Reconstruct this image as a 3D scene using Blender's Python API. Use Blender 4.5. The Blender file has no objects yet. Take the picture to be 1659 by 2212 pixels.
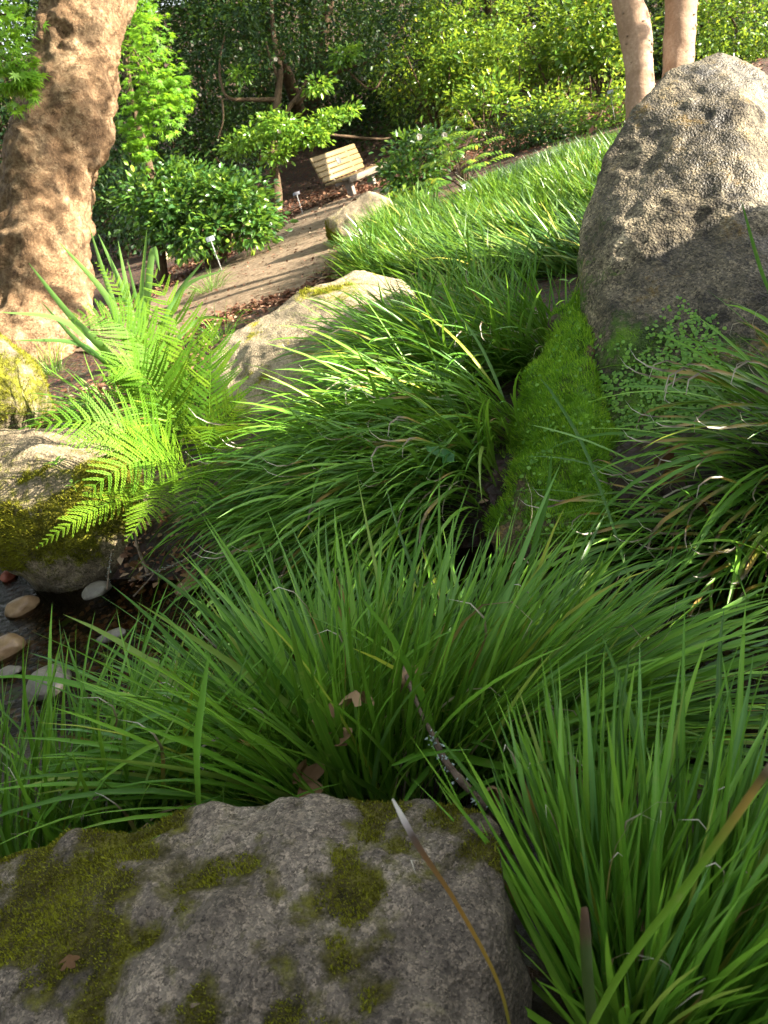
import bpy, bmesh, math, random
import numpy as np
from mathutils import Vector, Matrix, Euler

random.seed(7)
rng = np.random.default_rng(7)
sc = bpy.context.scene
COL = sc.collection
PI = math.pi

# ------------------------------------------------------------------ camera
CAM_H, PITCH, ROLL = 1.12, 25.0, 18.0
FPX, CX, CY = 1703.0, 829.5, 1106.0          # a 1659 x 2212 reading of the photograph
_t, _r = math.radians(PITCH), math.radians(ROLL)
FWD = np.array([0, math.cos(_t), -math.sin(_t)])
_R0 = np.array([1.0, 0, 0]); _U0 = np.array([0, math.sin(_t), math.cos(_t)])
# the camera is rolled so that the world's "up" leans to the upper left of the picture
RGT = math.cos(_r) * _R0 - math.sin(_r) * _U0
UPV = math.sin(_r) * _R0 + math.cos(_r) * _U0
CAMP = np.array([0, 0, CAM_H])
cd = bpy.data.cameras.new('camera'); cam = bpy.data.objects.new('camera', cd); COL.objects.link(cam)
cd.sensor_fit = 'VERTICAL'; cd.sensor_height = 36.0
cd.lens = 18.0 / (1106.0 / FPX)
cd.clip_start = 0.02; cd.clip_end = 400
m = Matrix.Identity(4)
for i in range(3):
    m[i][0], m[i][1], m[i][2], m[i][3] = RGT[i], UPV[i], -FWD[i], CAMP[i]
cam.matrix_world = m
sc.camera = cam
cd.dof.use_dof = True; cd.dof.focus_distance = 1.75; cd.dof.aperture_fstop = 12.0

# ------------------------------------------------------------------ light
SUN_EL, SUN_BACK = 18.5, 12.0                # sun low on the right, a little behind the camera
e_, b_ = math.radians(SUN_EL), math.radians(SUN_BACK)
SUN = Vector((math.cos(e_) * math.cos(b_), -math.cos(e_) * math.sin(b_), math.sin(e_)))
w = bpy.data.worlds.new('World'); sc.world = w; w.use_nodes = True
wn = w.node_tree
sky = wn.nodes.new('ShaderNodeTexSky'); sky.sky_type = 'NISHITA'; sky.sun_disc = False
sky.sun_elevation = math.radians(SUN_EL); sky.sun_rotation = math.atan2(SUN.x, SUN.y)
bgn = wn.nodes['Background']; bgn.inputs[1].default_value = 0.105
hs = wn.nodes.new('ShaderNodeHueSaturation'); hs.inputs['Saturation'].default_value = 0.32
wn.links.new(sky.outputs[0], hs.inputs['Color']); wn.links.new(hs.outputs[0], bgn.inputs[0])
sl = bpy.data.lights.new('sun', 'SUN'); sl.energy = 5.0; sl.angle = math.radians(0.5); sl.color = (1.0, 0.90, 0.74)
so = bpy.data.objects.new('sun', sl); COL.objects.link(so)
so.rotation_euler = SUN.to_track_quat('Z', 'Y').to_euler()
so.location = (20, -5, 12)
sc.view_settings.view_transform = 'Standard'; sc.view_settings.look = 'None'
sc.view_settings.gamma = 1.0; sc.view_settings.use_curve_mapping = False
sc.view_settings.exposure = 2.8
sc.cycles.use_denoising = True
sc.cycles.max_bounces = 5; sc.cycles.diffuse_bounces = 1; sc.cycles.glossy_bounces = 2
sc.cycles.transmission_bounces = 4; sc.cycles.transparent_max_bounces = 6
sc.cycles.caustics_reflective = False; sc.cycles.caustics_refractive = False
sc.cycles.sample_clamp_indirect = 6.0

# ------------------------------------------------------------------ helpers
def P(x, y, d):
    """point of the place seen at (x, y), d metres in front of the camera"""
    return CAMP + d * (FWD + (x - CX) / FPX * RGT + (CY - y) / FPX * UPV)

def _hash(i, j, k, s):
    n = (i * 374761393 + j * 668265263 + k * 2147483647 + s * 1274126177) & 0xffffffff
    n = ((n ^ (n >> 13)) * 1274126177) & 0xffffffff
    return ((n ^ (n >> 16)) & 0xffff) / 65535.0

def vnoise(p, s=0):
    p = np.asarray(p, float); f = np.floor(p).astype(np.int64); t = p - f; t = t * t * (3 - 2 * t)
    r = 0
    for a in (0, 1):
        for b in (0, 1):
            for c in (0, 1):
                wgt = (t[..., 0] if a else 1 - t[..., 0]) * (t[..., 1] if b else 1 - t[..., 1]) * (t[..., 2] if c else 1 - t[..., 2])
                r = r + wgt * _hash(f[..., 0] + a, f[..., 1] + b, f[..., 2] + c, s)
    return r * 2 - 1

def fbm(p, oct=4, s=0, gain=.5):
    p = np.asarray(p, float); a = 1.0; r = 0; n = 0
    for o in range(oct):
        r = r + a * vnoise(p * 2 ** o + 13.7 * o, s + o); n += a; a *= gain
    return r / n

def sst(a, b, x):
    t = np.clip((x - a) / (b - a), 0, 1); return t * t * (3 - 2 * t)

ST_A = np.array([-1.45, 2.45]); ST_D = np.array([2.05, -1.15]); ST_D = ST_D / np.linalg.norm(ST_D)
ST_N = np.array([-ST_D[1], ST_D[0]])
def stream_s(x, y):
    q0 = x - ST_A[0]; q1 = y - ST_A[1]
    along = q0 * ST_D[0] + q1 * ST_D[1]
    return q0 * ST_N[0] + q1 * ST_N[1] + .06 * np.sin(along * 2.3), along

def H(x, y, fine=True):
    x = np.asarray(x, float); y = np.asarray(y, float)
    s, al = stream_s(x, y)
    wn_ = .40 + .10 * sst(1.2, 2.4, al); wf_ = .40
    near = sst(wn_ - .16, wn_ + .14, -s); far = sst(wf_ - .16, wf_ + .14, s)
    bank = np.where(s < 0, near, far)
    up = np.where(s < 0, .13 + .05 * sst(.4, 1.5, -s), .13 + .10 * sst(.3, 2.2, s) + .016 * np.clip(s - 2.2, 0, 9))
    z = -.09 + bank * (up + .09)
    z = z + .30 * np.clip(y - 17.5, 0, 30) + .06 * np.clip(x - 9, 0, 20) * (y > -50)
    # the bank carrying the clumps beside the big boulder
    z = z + .20 * np.exp(-((x - 1.40) ** 2 / .12 + (y - 1.90) ** 2 / .10))
    if fine:
        pp = np.stack([x, y, x * 0], -1)
        z = z + .018 * fbm(pp * 1.7, 2, 3) + .010 * fbm(pp * 9, 2, 4) * (1 - .75 * sst(3.2, 4.5, y))
    return z

def G(x, y):
    """where the view through (x, y) meets the ground"""
    dr = FWD + (x - CX) / FPX * RGT + (CY - y) / FPX * UPV
    d = .3
    while d < 60:
        p = CAMP + d * dr
        if p[2] <= H(p[0], p[1]): break
        d += .004 + d * .001
    return CAMP + d * dr

def onground(x, y): return np.array([x, y, float(H(x, y))])

# ---- materials
def nmat(name):
    m = bpy.data.materials.new(name); m.use_nodes = True; nt = m.node_tree
    for n in list(nt.nodes): nt.nodes.remove(n)
    out = nt.nodes.new('ShaderNodeOutputMaterial')
    return m, nt, out
class NT:
    def __init__(s, nt): s.nt = nt
    def n(s, t, **k):
        nd = s.nt.nodes.new('ShaderNode' + t)
        for a, b in k.items():
            if a == 'ins':
                for i, v in b.items():
                    if isinstance(v, bpy.types.NodeSocket): s.nt.links.new(v, nd.inputs[i])
                    else: nd.inputs[i].default_value = v
            else: setattr(nd, a, b)
        return nd
    def noise(s, vec, scale, detail=4, rough=.55, dist=0):
        return s.n('TexNoise', ins={'Vector': vec, 'Scale': scale, 'Detail': detail, 'Roughness': rough, 'Distortion': dist}).outputs[0]
    def ramp(s, f, stops, interp='LINEAR'):
        r = s.n('ValToRGB', ins={0: f}); cr = r.color_ramp; cr.interpolation = interp
        while len(cr.elements) < len(stops): cr.elements.new(.5)
        for e, (p, c) in zip(cr.elements, stops):
            e.position = p; e.color = (c if len(c) == 4 else (*c, 1)) if isinstance(c, (tuple, list)) else (c, c, c, 1)
        return r.outputs[0]
    def mix(s, f, a, b, mode='MIX'):
        r = s.n('MixRGB', blend_type=mode, ins={0: f, 1: a if isinstance(a, bpy.types.NodeSocket) else ((*a, 1) if len(a) == 3 else a), 2: b if isinstance(b, bpy.types.NodeSocket) else ((*b, 1) if len(b) == 3 else b)})
        return r.outputs[0]
    def math(s, op, a, b=0.0, clamp=False):
        r = s.n('Math', operation=op, use_clamp=clamp, ins={0: a, 1: b}); return r.outputs[0]
    def bump(s, h, st, dist=.01, nrm=None):
        i = {'Height': h, 'Strength': st, 'Distance': dist}
        if nrm is not None: i['Normal'] = nrm
        return s.n('Bump', ins=i).outputs[0]

SPOT = {'fallen_leaf': (.06, .03, .02), 'litter': (.05, .025, .015), 'petal': (.6, .5, .35), 'straw_blade': (.2, .12, .06)}
def leaf_mat(name, stops, rough=.4, trans=.35, tcol=(.35, .62, .05), spec=.5, dead=False, seg='t', kr=(.52, .66), dcs=None):
    """foliage: colour by a random number of each leaf, some light shining through"""
    m, nt, out = nmat(name); N = NT(nt)
    oi = N.n('ObjectInfo').outputs['Random']; at = N.n('Attribute', attribute_name='rnd').outputs['Fac']
    rnd = N.math('FRACT', N.math('ADD', oi, at))
    col = N.ramp(rnd, stops)
    t = N.n('Attribute', attribute_name='t').outputs['Fac']
    if seg == 't':      # blades: pale sheathed foot
        foot = N.ramp(t, [(0, 1.0), (.12, .6), (.32, 0.0)])
        col = N.mix(N.math('MULTIPLY', foot, .35), col, (.10, .13, .03))
    if dead:
        k = N.ramp(t, [(0, (0, 0, 0)), (kr[0], (0, 0, 0)), (kr[1], (.9, .9, .9)), (1, (1, 1, 1))])
        dc = N.ramp(t, dcs or [(.55, (.22, .20, .02)), (.70, (.32, .19, .03)), (.78, (.045, .025, .015)), (.84, (.30, .24, .18)), (.90, (.62, .56, .47)), (1, (.70, .66, .58))])
        col = N.mix(k, col, dc)
    pos = N.n('TexCoord').outputs['Object']
    if seg == 't':
        ac = N.n('Attribute', attribute_name='across').outputs['Fac']
        col = N.mix(N.math('MULTIPLY', N.ramp(ac, [(.40, 0.0), (.5, 1.0), (.60, 0.0)]), .35), col, (.20, .30, .04))
    spot = N.noise(pos, 38.0, 3, .6)
    col = N.mix(N.ramp(spot, [(.62, 0.0), (.72, .5)]), col, SPOT.get(name, (.20, .24, .06)))
    pb = N.n('BsdfPrincipled', ins={'Base Color': col, 'Roughness': rough, 'Specular IOR Level': spec})
    tc = N.mix(.55, col, tcol)
    if dead: tc = N.mix(k, tc, (.30, .22, .12))
    tr = N.n('BsdfTranslucent', ins={'Color': tc})
    mx = N.n('MixShader', ins={0: trans, 1: pb.outputs[0], 2: tr.outputs[0]})
    nt.links.new(mx.outputs[0], out.inputs[0])
    return m

def rock_mat(name, dark, mid, light, grain=90, mosscol=((.10, .13, .012), (.28, .30, .02)), lichen=(.35, .24, .02), lich=.5, bump=.6, speck=.5, stain=.25):
    m, nt, out = nmat(name); N = NT(nt)
    pos = N.n('TexCoord').outputs['Object']
    big = N.noise(pos, 3.2, 5, .6); med = N.noise(pos, 14, 5, .65); fine = N.noise(pos, grain, 3, .7)
    vor = N.n('TexVoronoi', ins={'Vector': pos, 'Scale': grain * 1.1}).outputs['Distance']
    col = N.ramp(N.math('ADD', N.math('MULTIPLY', big, .5), N.math('MULTIPLY', med, .5)), [(.36, dark), (.5, mid), (.64, light)])
    gv = N.n('TexVoronoi', ins={'Vector': N.mix(.02, pos, N.n('TexNoise', ins={'Vector': pos, 'Scale': grain}).outputs[1]), 'Scale': grain * 1.5})
    gr = N.n('SeparateColor', ins={0: gv.outputs['Color']}).outputs[0]
    sp = N.ramp(N.math('ADD', N.math('MULTIPLY', gr, .6), N.math('MULTIPLY', fine, .4)), [(.22, (.22, .21, .20)), (.40, (.85, .85, .85)), (.62, (1.1, 1.1, 1.1)), (.74, (2.1, 2.05, 1.95))])
    col = N.mix(speck, col, N.mix(1.0, col, sp, 'MULTIPLY'))
    pit = N.ramp(N.noise(pos, 30, 4, .7), [(.30, 1.0), (.40, 0.0)])
    col = N.mix(N.math('MULTIPLY', pit, .6), col, dark)
    st = N.ramp(N.noise(pos, 5.5, 7, .72, .5), [(.54, 0.0), (.62, stain)])
    col = N.mix(st, col, tuple(c * .45 for c in dark))
    l1 = N.ramp(N.noise(pos, 7, 6, .7), [(.56, 0.0), (.64, 1.0)])
    l2 = N.ramp(N.noise(pos, 45, 4, .7), [(.42, 0.0), (.58, 1.0)])
    col = N.mix(N.math('MULTIPLY', N.math('MULTIPLY', l1, l2), lich), col, lichen)
    moss = N.n('Attribute', attribute_name='moss').outputs['Fac']
    mf = N.ramp(N.math('ADD', moss, N.math('MULTIPLY', N.math('SUBTRACT', N.noise(pos, 40, 5, .7), .5), 1.1)), [(.38, 0.0), (.62, 1.0)])
    mc = N.ramp(N.noise(pos, 22, 6, .75), [(.34, tuple(c * .35 for c in mosscol[0])), (.48, mosscol[0]), (.66, mosscol[1])])
    col = N.mix(mf, col, mc)
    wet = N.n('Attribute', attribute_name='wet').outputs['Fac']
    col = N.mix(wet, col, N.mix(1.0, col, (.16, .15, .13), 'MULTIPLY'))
    hgt = N.math('ADD', N.math('MULTIPLY', fine, .35), N.math('ADD', N.math('MULTIPLY', med, 1.2), N.math('MULTIPLY', vor, .3)))
    hgt = N.math('ADD', hgt, N.math('MULTIPLY', mf, N.math('MULTIPLY', N.noise(pos, 160, 2, .6), 1.1)))
    nb = N.bump(hgt, bump, .012)
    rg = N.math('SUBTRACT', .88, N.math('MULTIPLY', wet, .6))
    pb = N.n('BsdfPrincipled', ins={'Base Color': col, 'Roughness': rg, 'Normal': nb, 'Specular IOR Level': .3})
    nt.links.new(pb.outputs[0], out.inputs[0])
    return m

def plain_mat(name, c1, c2, scale=20, rough=.7, bump=.3, spec=.4, metal=0, stretch=None, detail=5):
    m, nt, out = nmat(name); N = NT(nt)
    pos = N.n('TexCoord').outputs['Object']
    if stretch: pos = N.n('Mapping', ins={'Vector': pos, 'Scale': stretch}).outputs[0]
    f = N.noise(pos, scale, detail, .65)
    col = N.ramp(f, [(.32, c1), (.68, c2)])
    pb = N.n('BsdfPrincipled', ins={'Base Color': col, 'Roughness': rough, 'Specular IOR Level': spec, 'Metallic': metal,
             'Normal': N.bump(N.noise(pos, scale * 2.5, 4, .7), bump, .006)})
    nt.links.new(pb.outputs[0], out.inputs[0]); return m

def bark_mat(name, cols, scale=9, bump=.8, plate=True):
    m, nt, out = nmat(name); N = NT(nt)
    pos = N.n('TexCoord').outputs['Object']
    b = N.noise(pos, scale * .5, 8, .72, .4); f = N.noise(pos, scale * 6, 5, .75); b2 = N.noise(pos, scale * 2.2, 5, .7, .8)
    col = N.ramp(N.math('ADD', N.math('MULTIPLY', b, .65), N.math('MULTIPLY', f, .35)), [(.36, cols[0]), (.5, cols[1]), (.62, cols[2])])
    hgt = N.math('ADD', N.math('MULTIPLY', b, 1.0), N.math('ADD', N.math('MULTIPLY', f, .30), N.math('MULTIPLY', b2, .8)))
    if plate:
        wrp = N.mix(.25, pos, N.n('TexNoise', ins={'Vector': pos, 'Scale': scale * 1.2, 'Detail': 5}).outputs[1])
        v = N.n('TexVoronoi', ins={'Vector': wrp, 'Scale': scale * 4.5, 'Randomness': 1.0}); v.feature = 'DISTANCE_TO_EDGE'
        crack = N.ramp(v.outputs['Distance'], [(0, 0.0), (.05, 1.0)])
        pat = N.math('MULTIPLY', N.math('SUBTRACT', 1.0, crack), N.ramp(b2, [(.40, 0.0), (.56, .8)]))
        col = N.mix(pat, col, tuple(c * .35 for c in cols[0]))
        dk = N.ramp(N.noise(pos, scale * .5, 6, .7), [(.52, 0.0), (.62, .7)])
        col = N.mix(dk, col, tuple(c * .6 for c in cols[0]))
        hgt = N.math('SUBTRACT', hgt, N.math('MULTIPLY', pat, .5))
    pb = N.n('BsdfPrincipled', ins={'Base Color': col, 'Roughness': .85, 'Normal': N.bump(hgt, bump, .03), 'Specular IOR Level': .25})
    nt.links.new(pb.outputs[0], out.inputs[0]); return m

# ---- meshes and objects
def mesh_np(name, V, polys, mat, attrs=None, smooth=False):
    """V (n,3); polys: list of integer arrays (k, sides)"""
    me = bpy.data.meshes.new(name); V = np.asarray(V, np.float32)
    polys = [np.asarray(p, np.int32) for p in polys if len(p)]
    nl = sum(p.size for p in polys); npol = sum(len(p) for p in polys)
    me.vertices.add(len(V)); me.vertices.foreach_set('co', V.ravel())
    me.loops.add(nl); me.loops.foreach_set('vertex_index', np.concatenate([p.ravel() for p in polys]))
    st = []; o = 0
    for p in polys:
        st.append(o + np.arange(len(p)) * p.shape[1]); o += p.size
    me.polygons.add(npol); me.polygons.foreach_set('loop_start', np.concatenate(st).astype(np.int32))
    if smooth: me.polygons.foreach_set('use_smooth', np.ones(npol, bool))
    for k, a in (attrs or {}).items():
        at = me.attributes.new(k, 'FLOAT', 'POINT'); at.data.foreach_set('value', np.asarray(a, np.float32))
    me.update(calc_edges=True); me.validate()
    if mat: me.materials.append(mat)
    return me

def thing(name, label, cat, loc, rotz=0, group=None):
    o = bpy.data.objects.new(name, None); o.empty_display_size = .1; COL.objects.link(o)
    o.location = tuple(loc); o.rotation_euler = (0, 0, rotz)
    o['label'] = label; o['category'] = cat
    if group: o['group'] = group
    return o
def tag(o, label, cat, group=None):
    o['label'] = label; o['category'] = cat
    if group: o['group'] = group
    return o
def place(name, me, parent=None, loc=(0, 0, 0), rot=(0, 0, 0), scale=(1, 1, 1)):
    o = bpy.data.objects.new(name, me); COL.objects.link(o)
    o.location = tuple(loc); o.rotation_euler = rot; o.scale = scale
    if parent: o.parent = parent
    return o
def world_part(name, V, polys, mat, parent, attrs=None, smooth=False):
    """a part given in world coordinates under an unrotated parent"""
    V = np.asarray(V, float); q = parent
    while q is not None: V = V - np.array(q.location); q = q.parent
    return place(name, mesh_np(name, V, polys, mat, attrs, smooth), parent)
def world_thing(name, V, polys, mat, base, label, cat, group=None, attrs=None, smooth=False):
    V = np.asarray(V, float) - np.array(base)
    return tag(place(name, mesh_np(name, V, polys, mat, attrs, smooth), None, base), label, cat, group)

def tube(pts, rad, sides=8, rough=0.0, seed=0, cap=True, fr=6.0):
    pts = np.asarray(pts, float); n = len(pts)
    rad = np.full(n, rad) if np.isscalar(rad) else np.asarray(rad, float)
    T = np.gradient(pts, axis=0); T /= np.linalg.norm(T, axis=1)[:, None] + 1e-9
    ref = np.array([0, 0, 1.0]) if abs(T[0][2]) < .9 else np.array([1.0, 0, 0])
    A = np.cross(T, ref); A /= np.linalg.norm(A, axis=1)[:, None] + 1e-9; B = np.cross(T, A)
    th = np.linspace(0, 2 * PI, sides, endpoint=False)
    off = (np.cos(th)[None, :, None] * A[:, None] + np.sin(th)[None, :, None] * B[:, None])
    V = pts[:, None] + off * rad[:, None, None]
    if rough: V = V + off * (fbm(V * fr, 3, seed) * rough)[..., None] * (rad[:, None, None] / rad.max())
    i = np.arange(n - 1)[:, None] * sides; j = np.arange(sides)[None]; j2 = (j + 1) % sides
    Q = np.stack([i + j, i + j2, i + sides + j2, i + sides + j], -1).reshape(-1, 4)
    V = V.reshape(-1, 3); polys = [Q]
    if cap:
        V = np.vstack([V, pts[:1], pts[-1:]]); c0 = len(V) - 2; j = np.arange(sides); j2 = (j + 1) % sides
        b = (n - 1) * sides
        polys.append(np.vstack([np.stack([j2, j, np.full(sides, c0)], -1), np.stack([b + j, b + j2, np.full(sides, c0 + 1)], -1)]))
    return V, polys
def spline(pts, n=24):
    """Catmull-Rom through the given rows (any number of columns)"""
    p = np.asarray(pts, float); p = np.vstack([2 * p[0] - p[1], p, 2 * p[-1] - p[-2]])
    k = len(p) - 3; u = np.linspace(0, k - 1e-6, n); i = u.astype(int); t = (u - i)[:, None]
    a, b, c, d = p[i], p[i + 1], p[i + 2], p[i + 3]
    return .5 * (2 * b + (c - a) * t + (2 * a - 5 * b + 4 * c - d) * t ** 2 + (3 * b - a - 3 * c + d) * t ** 3)
def joinvp(parts):
    Vs, by = [], {}; o = 0
    for V, polys in parts:
        for p in polys:
            p = np.asarray(p)
            if len(p): by.setdefault(p.shape[1], []).append(p + o)
        Vs.append(V); o += len(V)
    return np.vstack(Vs), [np.vstack(x) for x in by.values()]
def box(c, s, R=None):
    c = np.asarray(c, float); h = np.asarray(s, float) / 2
    q = np.array([[x, y, z] for x in (-1, 1) for y in (-1, 1) for z in (-1, 1)], float) * h
    if R is not None: q = q @ np.array(R).T
    F = np.array([[0, 1, 3, 2], [4, 6, 7, 5], [0, 4, 5, 1], [2, 3, 7, 6], [0, 2, 6, 4], [1, 5, 7, 3]])
    return q + c, [F]
def bevel_box(c, s, b=.006, R=None):
    bm = bmesh.new(); bmesh.ops.create_cube(bm, size=1)
    for v in bm.verts: v.co = Vector((v.co.x * s[0], v.co.y * s[1], v.co.z * s[2]))
    bmesh.ops.bevel(bm, geom=bm.edges[:], offset=b, segments=1, affect='EDGES')
    bmesh.ops.triangulate(bm, faces=bm.faces[:])
    V = np.array([v.co for v in bm.verts]); bm.verts.index_update()
    F = np.array([[v.index for v in f.verts] for f in bm.faces]); bm.free()
    if R is not None: V = V @ np.array(R).T
    return V + np.asarray(c, float), [F]

def hull_rock(pts, voxel=.015, smooth=8, amp=.02, freq=6.0, seed=0, amp2=.006, freq2=25.0):
    bm = bmesh.new()
    for p in pts: bm.verts.new(p)
    bmesh.ops.convex_hull(bm, input=bm.verts[:])
    bmesh.ops.delete(bm, geom=[v for v in bm.verts if not v.link_faces], context='VERTS')
    me = bpy.data.meshes.new('tmp'); bm.to_mesh(me); bm.free()
    o = bpy.data.objects.new('tmp', me); COL.objects.link(o)
    r = o.modifiers.new('r', 'REMESH'); r.mode = 'VOXEL'; r.voxel_size = voxel
    s = o.modifiers.new('s', 'SMOOTH'); s.iterations = smooth; s.factor = .6
    dg = bpy.context.evaluated_depsgraph_get(); dg.update()
    ev = o.evaluated_get(dg).to_mesh()
    V = np.empty(len(ev.vertices) * 3, np.float32); ev.vertices.foreach_get('co', V); V = V.reshape(-1, 3).astype(float)
    Nn = np.empty(len(ev.vertices) * 3, np.float32); ev.vertices.foreach_get('normal', Nn); Nn = Nn.reshape(-1, 3)
    F3 = [p.vertices[:] for p in ev.polygons if len(p.vertices) == 3]; F4 = [p.vertices[:] for p in ev.polygons if len(p.vertices) == 4]
    bpy.data.objects.remove(o); bpy.data.meshes.remove(me)
    V = V + Nn * (amp * fbm(V * freq, 4, seed) + amp2 * fbm(V * freq2, 3, seed + 9))[:, None]
    return V, [np.array(F4, int).reshape(-1, 4), np.array(F3, int).reshape(-1, 3)], Nn

def blob_pts(c, r, n=60, seed=0, jit=.12):
    g = np.random.default_rng(seed); d = g.normal(size=(n, 3)); d /= np.linalg.norm(d, axis=1)[:, None]
    return np.asarray(c) + d * np.asarray(r) * (1 + jit * g.normal(size=(n, 1)))

def rnd_unit(n): 
    d = rng.normal(size=(n, 3)); return d / np.linalg.norm(d, axis=1)[:, None]
def norm(a): return a / (np.linalg.norm(a, axis=-1, keepdims=True) + 1e-9)

def leaf_cloud(C, D, Nn, L, W, rnd, fold=.18, hi=False):
    """one small folded leaf for each row"""
    C = np.asarray(C, float); D = norm(D); S = norm(np.cross(D, Nn)); U = np.cross(S, D)
    L = np.asarray(L)[:, None]; W = np.asarray(W)[:, None]
    n = len(C); rows = []
    if hi:
        rows = [C, C + D * L * .32 + S * W * .46 + U * W * fold, C + D * L * .32, C + D * L * .32 - S * W * .46 + U * W * fold,
                C + D * L * .68 + S * W * .40 + U * W * (fold - .1), C + D * L * .68 - U * W * .06, C + D * L * .68 - S * W * .40 + U * W * (fold - .1), C + D * L - U * W * .25]
        T = np.array([[0, 2, 1], [0, 3, 2], [4, 5, 7], [5, 6, 7]]); Q = np.array([[1, 2, 5, 4], [2, 3, 6, 5]])
    else:
        rows = [C, C + D * L * .45 + S * W * .5 + U * W * fold, C + D * L * .45, C + D * L * .45 - S * W * .5 + U * W * fold, C + D * L - U * W * .1]
        T = np.array([[0, 2, 1], [0, 3, 2], [1, 2, 4], [2, 3, 4]]); Q = np.zeros((0, 4), int)
    k = len(rows); V = np.stack(rows, 1).reshape(-1, 3)
    o = (np.arange(n) * k)[:, None, None]
    polys = [(T[None] + o).reshape(-1, 3)]
    if len(Q): polys.append((Q[None] + o).reshape(-1, 4))
    return V, polys, {'rnd': np.repeat(rnd, k)}

def crown_leaves(blobs, ncl, per, size, asp=.5, spread=.16, seed=0, up=.6, droop=.15, gap=.05, hi=False, shell=.55):
    """leaf clusters through a crown made of ellipsoids; noise leaves gaps"""
    g = np.random.default_rng(seed)
    vol = np.array([np.prod(b[1]) ** .7 for b in blobs]); pk = g.choice(len(blobs), size=ncl * 2, p=vol / vol.sum())
    bc = np.array([b[0] for b in blobs])[pk]; br = np.array([b[1] for b in blobs])[pk]
    d = g.normal(size=(ncl * 2, 3)); d /= np.linalg.norm(d, axis=1)[:, None]
    rr = shell + (1 - shell) * g.random((ncl * 2, 1)) ** .6
    c = bc + d * br * rr * (1 + .22 * fbm(d * 2.3 + bc, 3, seed)[:, None])
    keep = fbm(c * 1.6, 3, seed + 5) > gap - .35
    c, d = c[keep][:ncl], d[keep][:ncl]
    n = len(c)
    cr = g.random(n)                                        # light and dark clumps differ in leaf age
    C = np.repeat(c, per, 0); OD = np.repeat(d, per, 0)
    off = g.normal(size=C.shape) * spread * np.array([1, 1, .55]); C = C + off
    D = norm(off + OD * spread * 1.0 + g.normal(size=C.shape) * spread * .5 + np.array([0, 0, -droop * spread * 2]))
    Nn = norm(np.array([0, 0, up]) + OD * .45 + g.normal(size=C.shape) * .38)
    L = size * (.65 + .6 * g.random(len(C))); rnd = np.clip(np.repeat(cr, per) * .55 + g.random(len(C)) * .45, 0, .999)
    return leaf_cloud(C, D, Nn, L, L * asp, rnd, hi=hi)

# ------------------------------------------------------------------ materials
M = {}
M['blade'] = leaf_mat('blade', [(0, (.025, .085, .008)), (.3, (.055, .16, .012)), (.6, (.10, .25, .020)), (.85, (.17, .34, .03)), (.93, (.09, .22, .06)), (1, (.30, .33, .03))], rough=.40, trans=.20, spec=.28)
M['blade_dead'] = leaf_mat('blade_with_dead_tip', [(0, (.045, .125, .010)), (1, (.12, .23, .018))], rough=.4, trans=.25, dead=True)
M['stalk'] = leaf_mat('withered_stalk', [(0, (.22, .20, .02)), (1, (.22, .20, .02))], rough=.5, trans=.12, dead=True, kr=(.05, .2), dcs=[(.15, (.30, .21, .02)), (.45, (.26, .13, .015)), (.70, (.13, .055, .02)), (.80, (.045, .025, .025)), (.86, (.35, .30, .30)), (.93, (.66, .62, .56))])
M['stump'] = leaf_mat('cut_blade', [(0, (.03, .05, .008)), (1, (.03, .05, .008))], rough=.5, trans=.1, dead=True, kr=(.80, .88), dcs=[(.8, (.06, .035, .01)), (.92, (.05, .022, .012)), (1, (.10, .05, .03))])
M['straw'] = leaf_mat('straw_blade', [(0, (.42, .36, .26)), (.5, (.60, .54, .42)), (1, (.30, .18, .07))], rough=.6, trans=.2, tcol=(.5, .4, .2), seg='')
M['lawn'] = leaf_mat('lawn_blade', [(0, (.018, .062, .009)), (.35, (.042, .12, .014)), (.7, (.095, .20, .025)), (.93, (.18, .29, .06)), (1, (.42, .38, .06))], rough=.36, trans=.24, spec=.35)
M['dark_grass'] = leaf_mat('ground_cover_blade', [(0, (.012, .040, .008)), (.6, (.022, .070, .012)), (1, (.05, .12, .02))], rough=.45, trans=.2)  # cover blades with the shade under trunks and shrubs put into their colour
M['iris'] = leaf_mat('iris_leaf', [(0, (.10, .22, .05)), (1, (.17, .32, .07))], rough=.42, trans=.35)
M['fern'] = leaf_mat('fern_leaf', [(0, (.055, .15, .008)), (.5, (.10, .22, .011)), (1, (.16, .28, .016))], rough=.6, trans=.33, tcol=(.28, .42, .02), spec=.2, seg='')
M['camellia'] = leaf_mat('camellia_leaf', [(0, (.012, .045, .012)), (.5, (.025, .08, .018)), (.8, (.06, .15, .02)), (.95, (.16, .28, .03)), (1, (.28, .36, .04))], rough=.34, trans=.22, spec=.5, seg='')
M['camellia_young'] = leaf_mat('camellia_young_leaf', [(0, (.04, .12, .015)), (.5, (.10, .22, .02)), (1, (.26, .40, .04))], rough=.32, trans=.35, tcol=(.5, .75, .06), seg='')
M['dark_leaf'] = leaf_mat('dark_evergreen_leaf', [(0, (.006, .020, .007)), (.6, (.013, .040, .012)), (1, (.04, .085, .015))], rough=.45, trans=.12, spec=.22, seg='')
M['gold_leaf'] = leaf_mat('yellow_green_leaf', [(0, (.03, .085, .010)), (.45, (.08, .18, .018)), (.8, (.17, .29, .025)), (.96, (.32, .40, .04)), (1, (.5, .36, .03))], rough=.32, trans=.32, tcol=(.50, .66, .05), seg='')
M['maple'] = leaf_mat('maple_leaf', [(0, (.06, .16, .010)), (.6, (.11, .26, .014)), (1, (.19, .36, .022))], rough=.5, trans=.38, tcol=(.34, .60, .025), seg='')
M['creeper'] = leaf_mat('creeper_leaf', [(0, (.07, .20, .02)), (1, (.18, .36, .035))], rough=.5, trans=.3, seg='')
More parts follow.
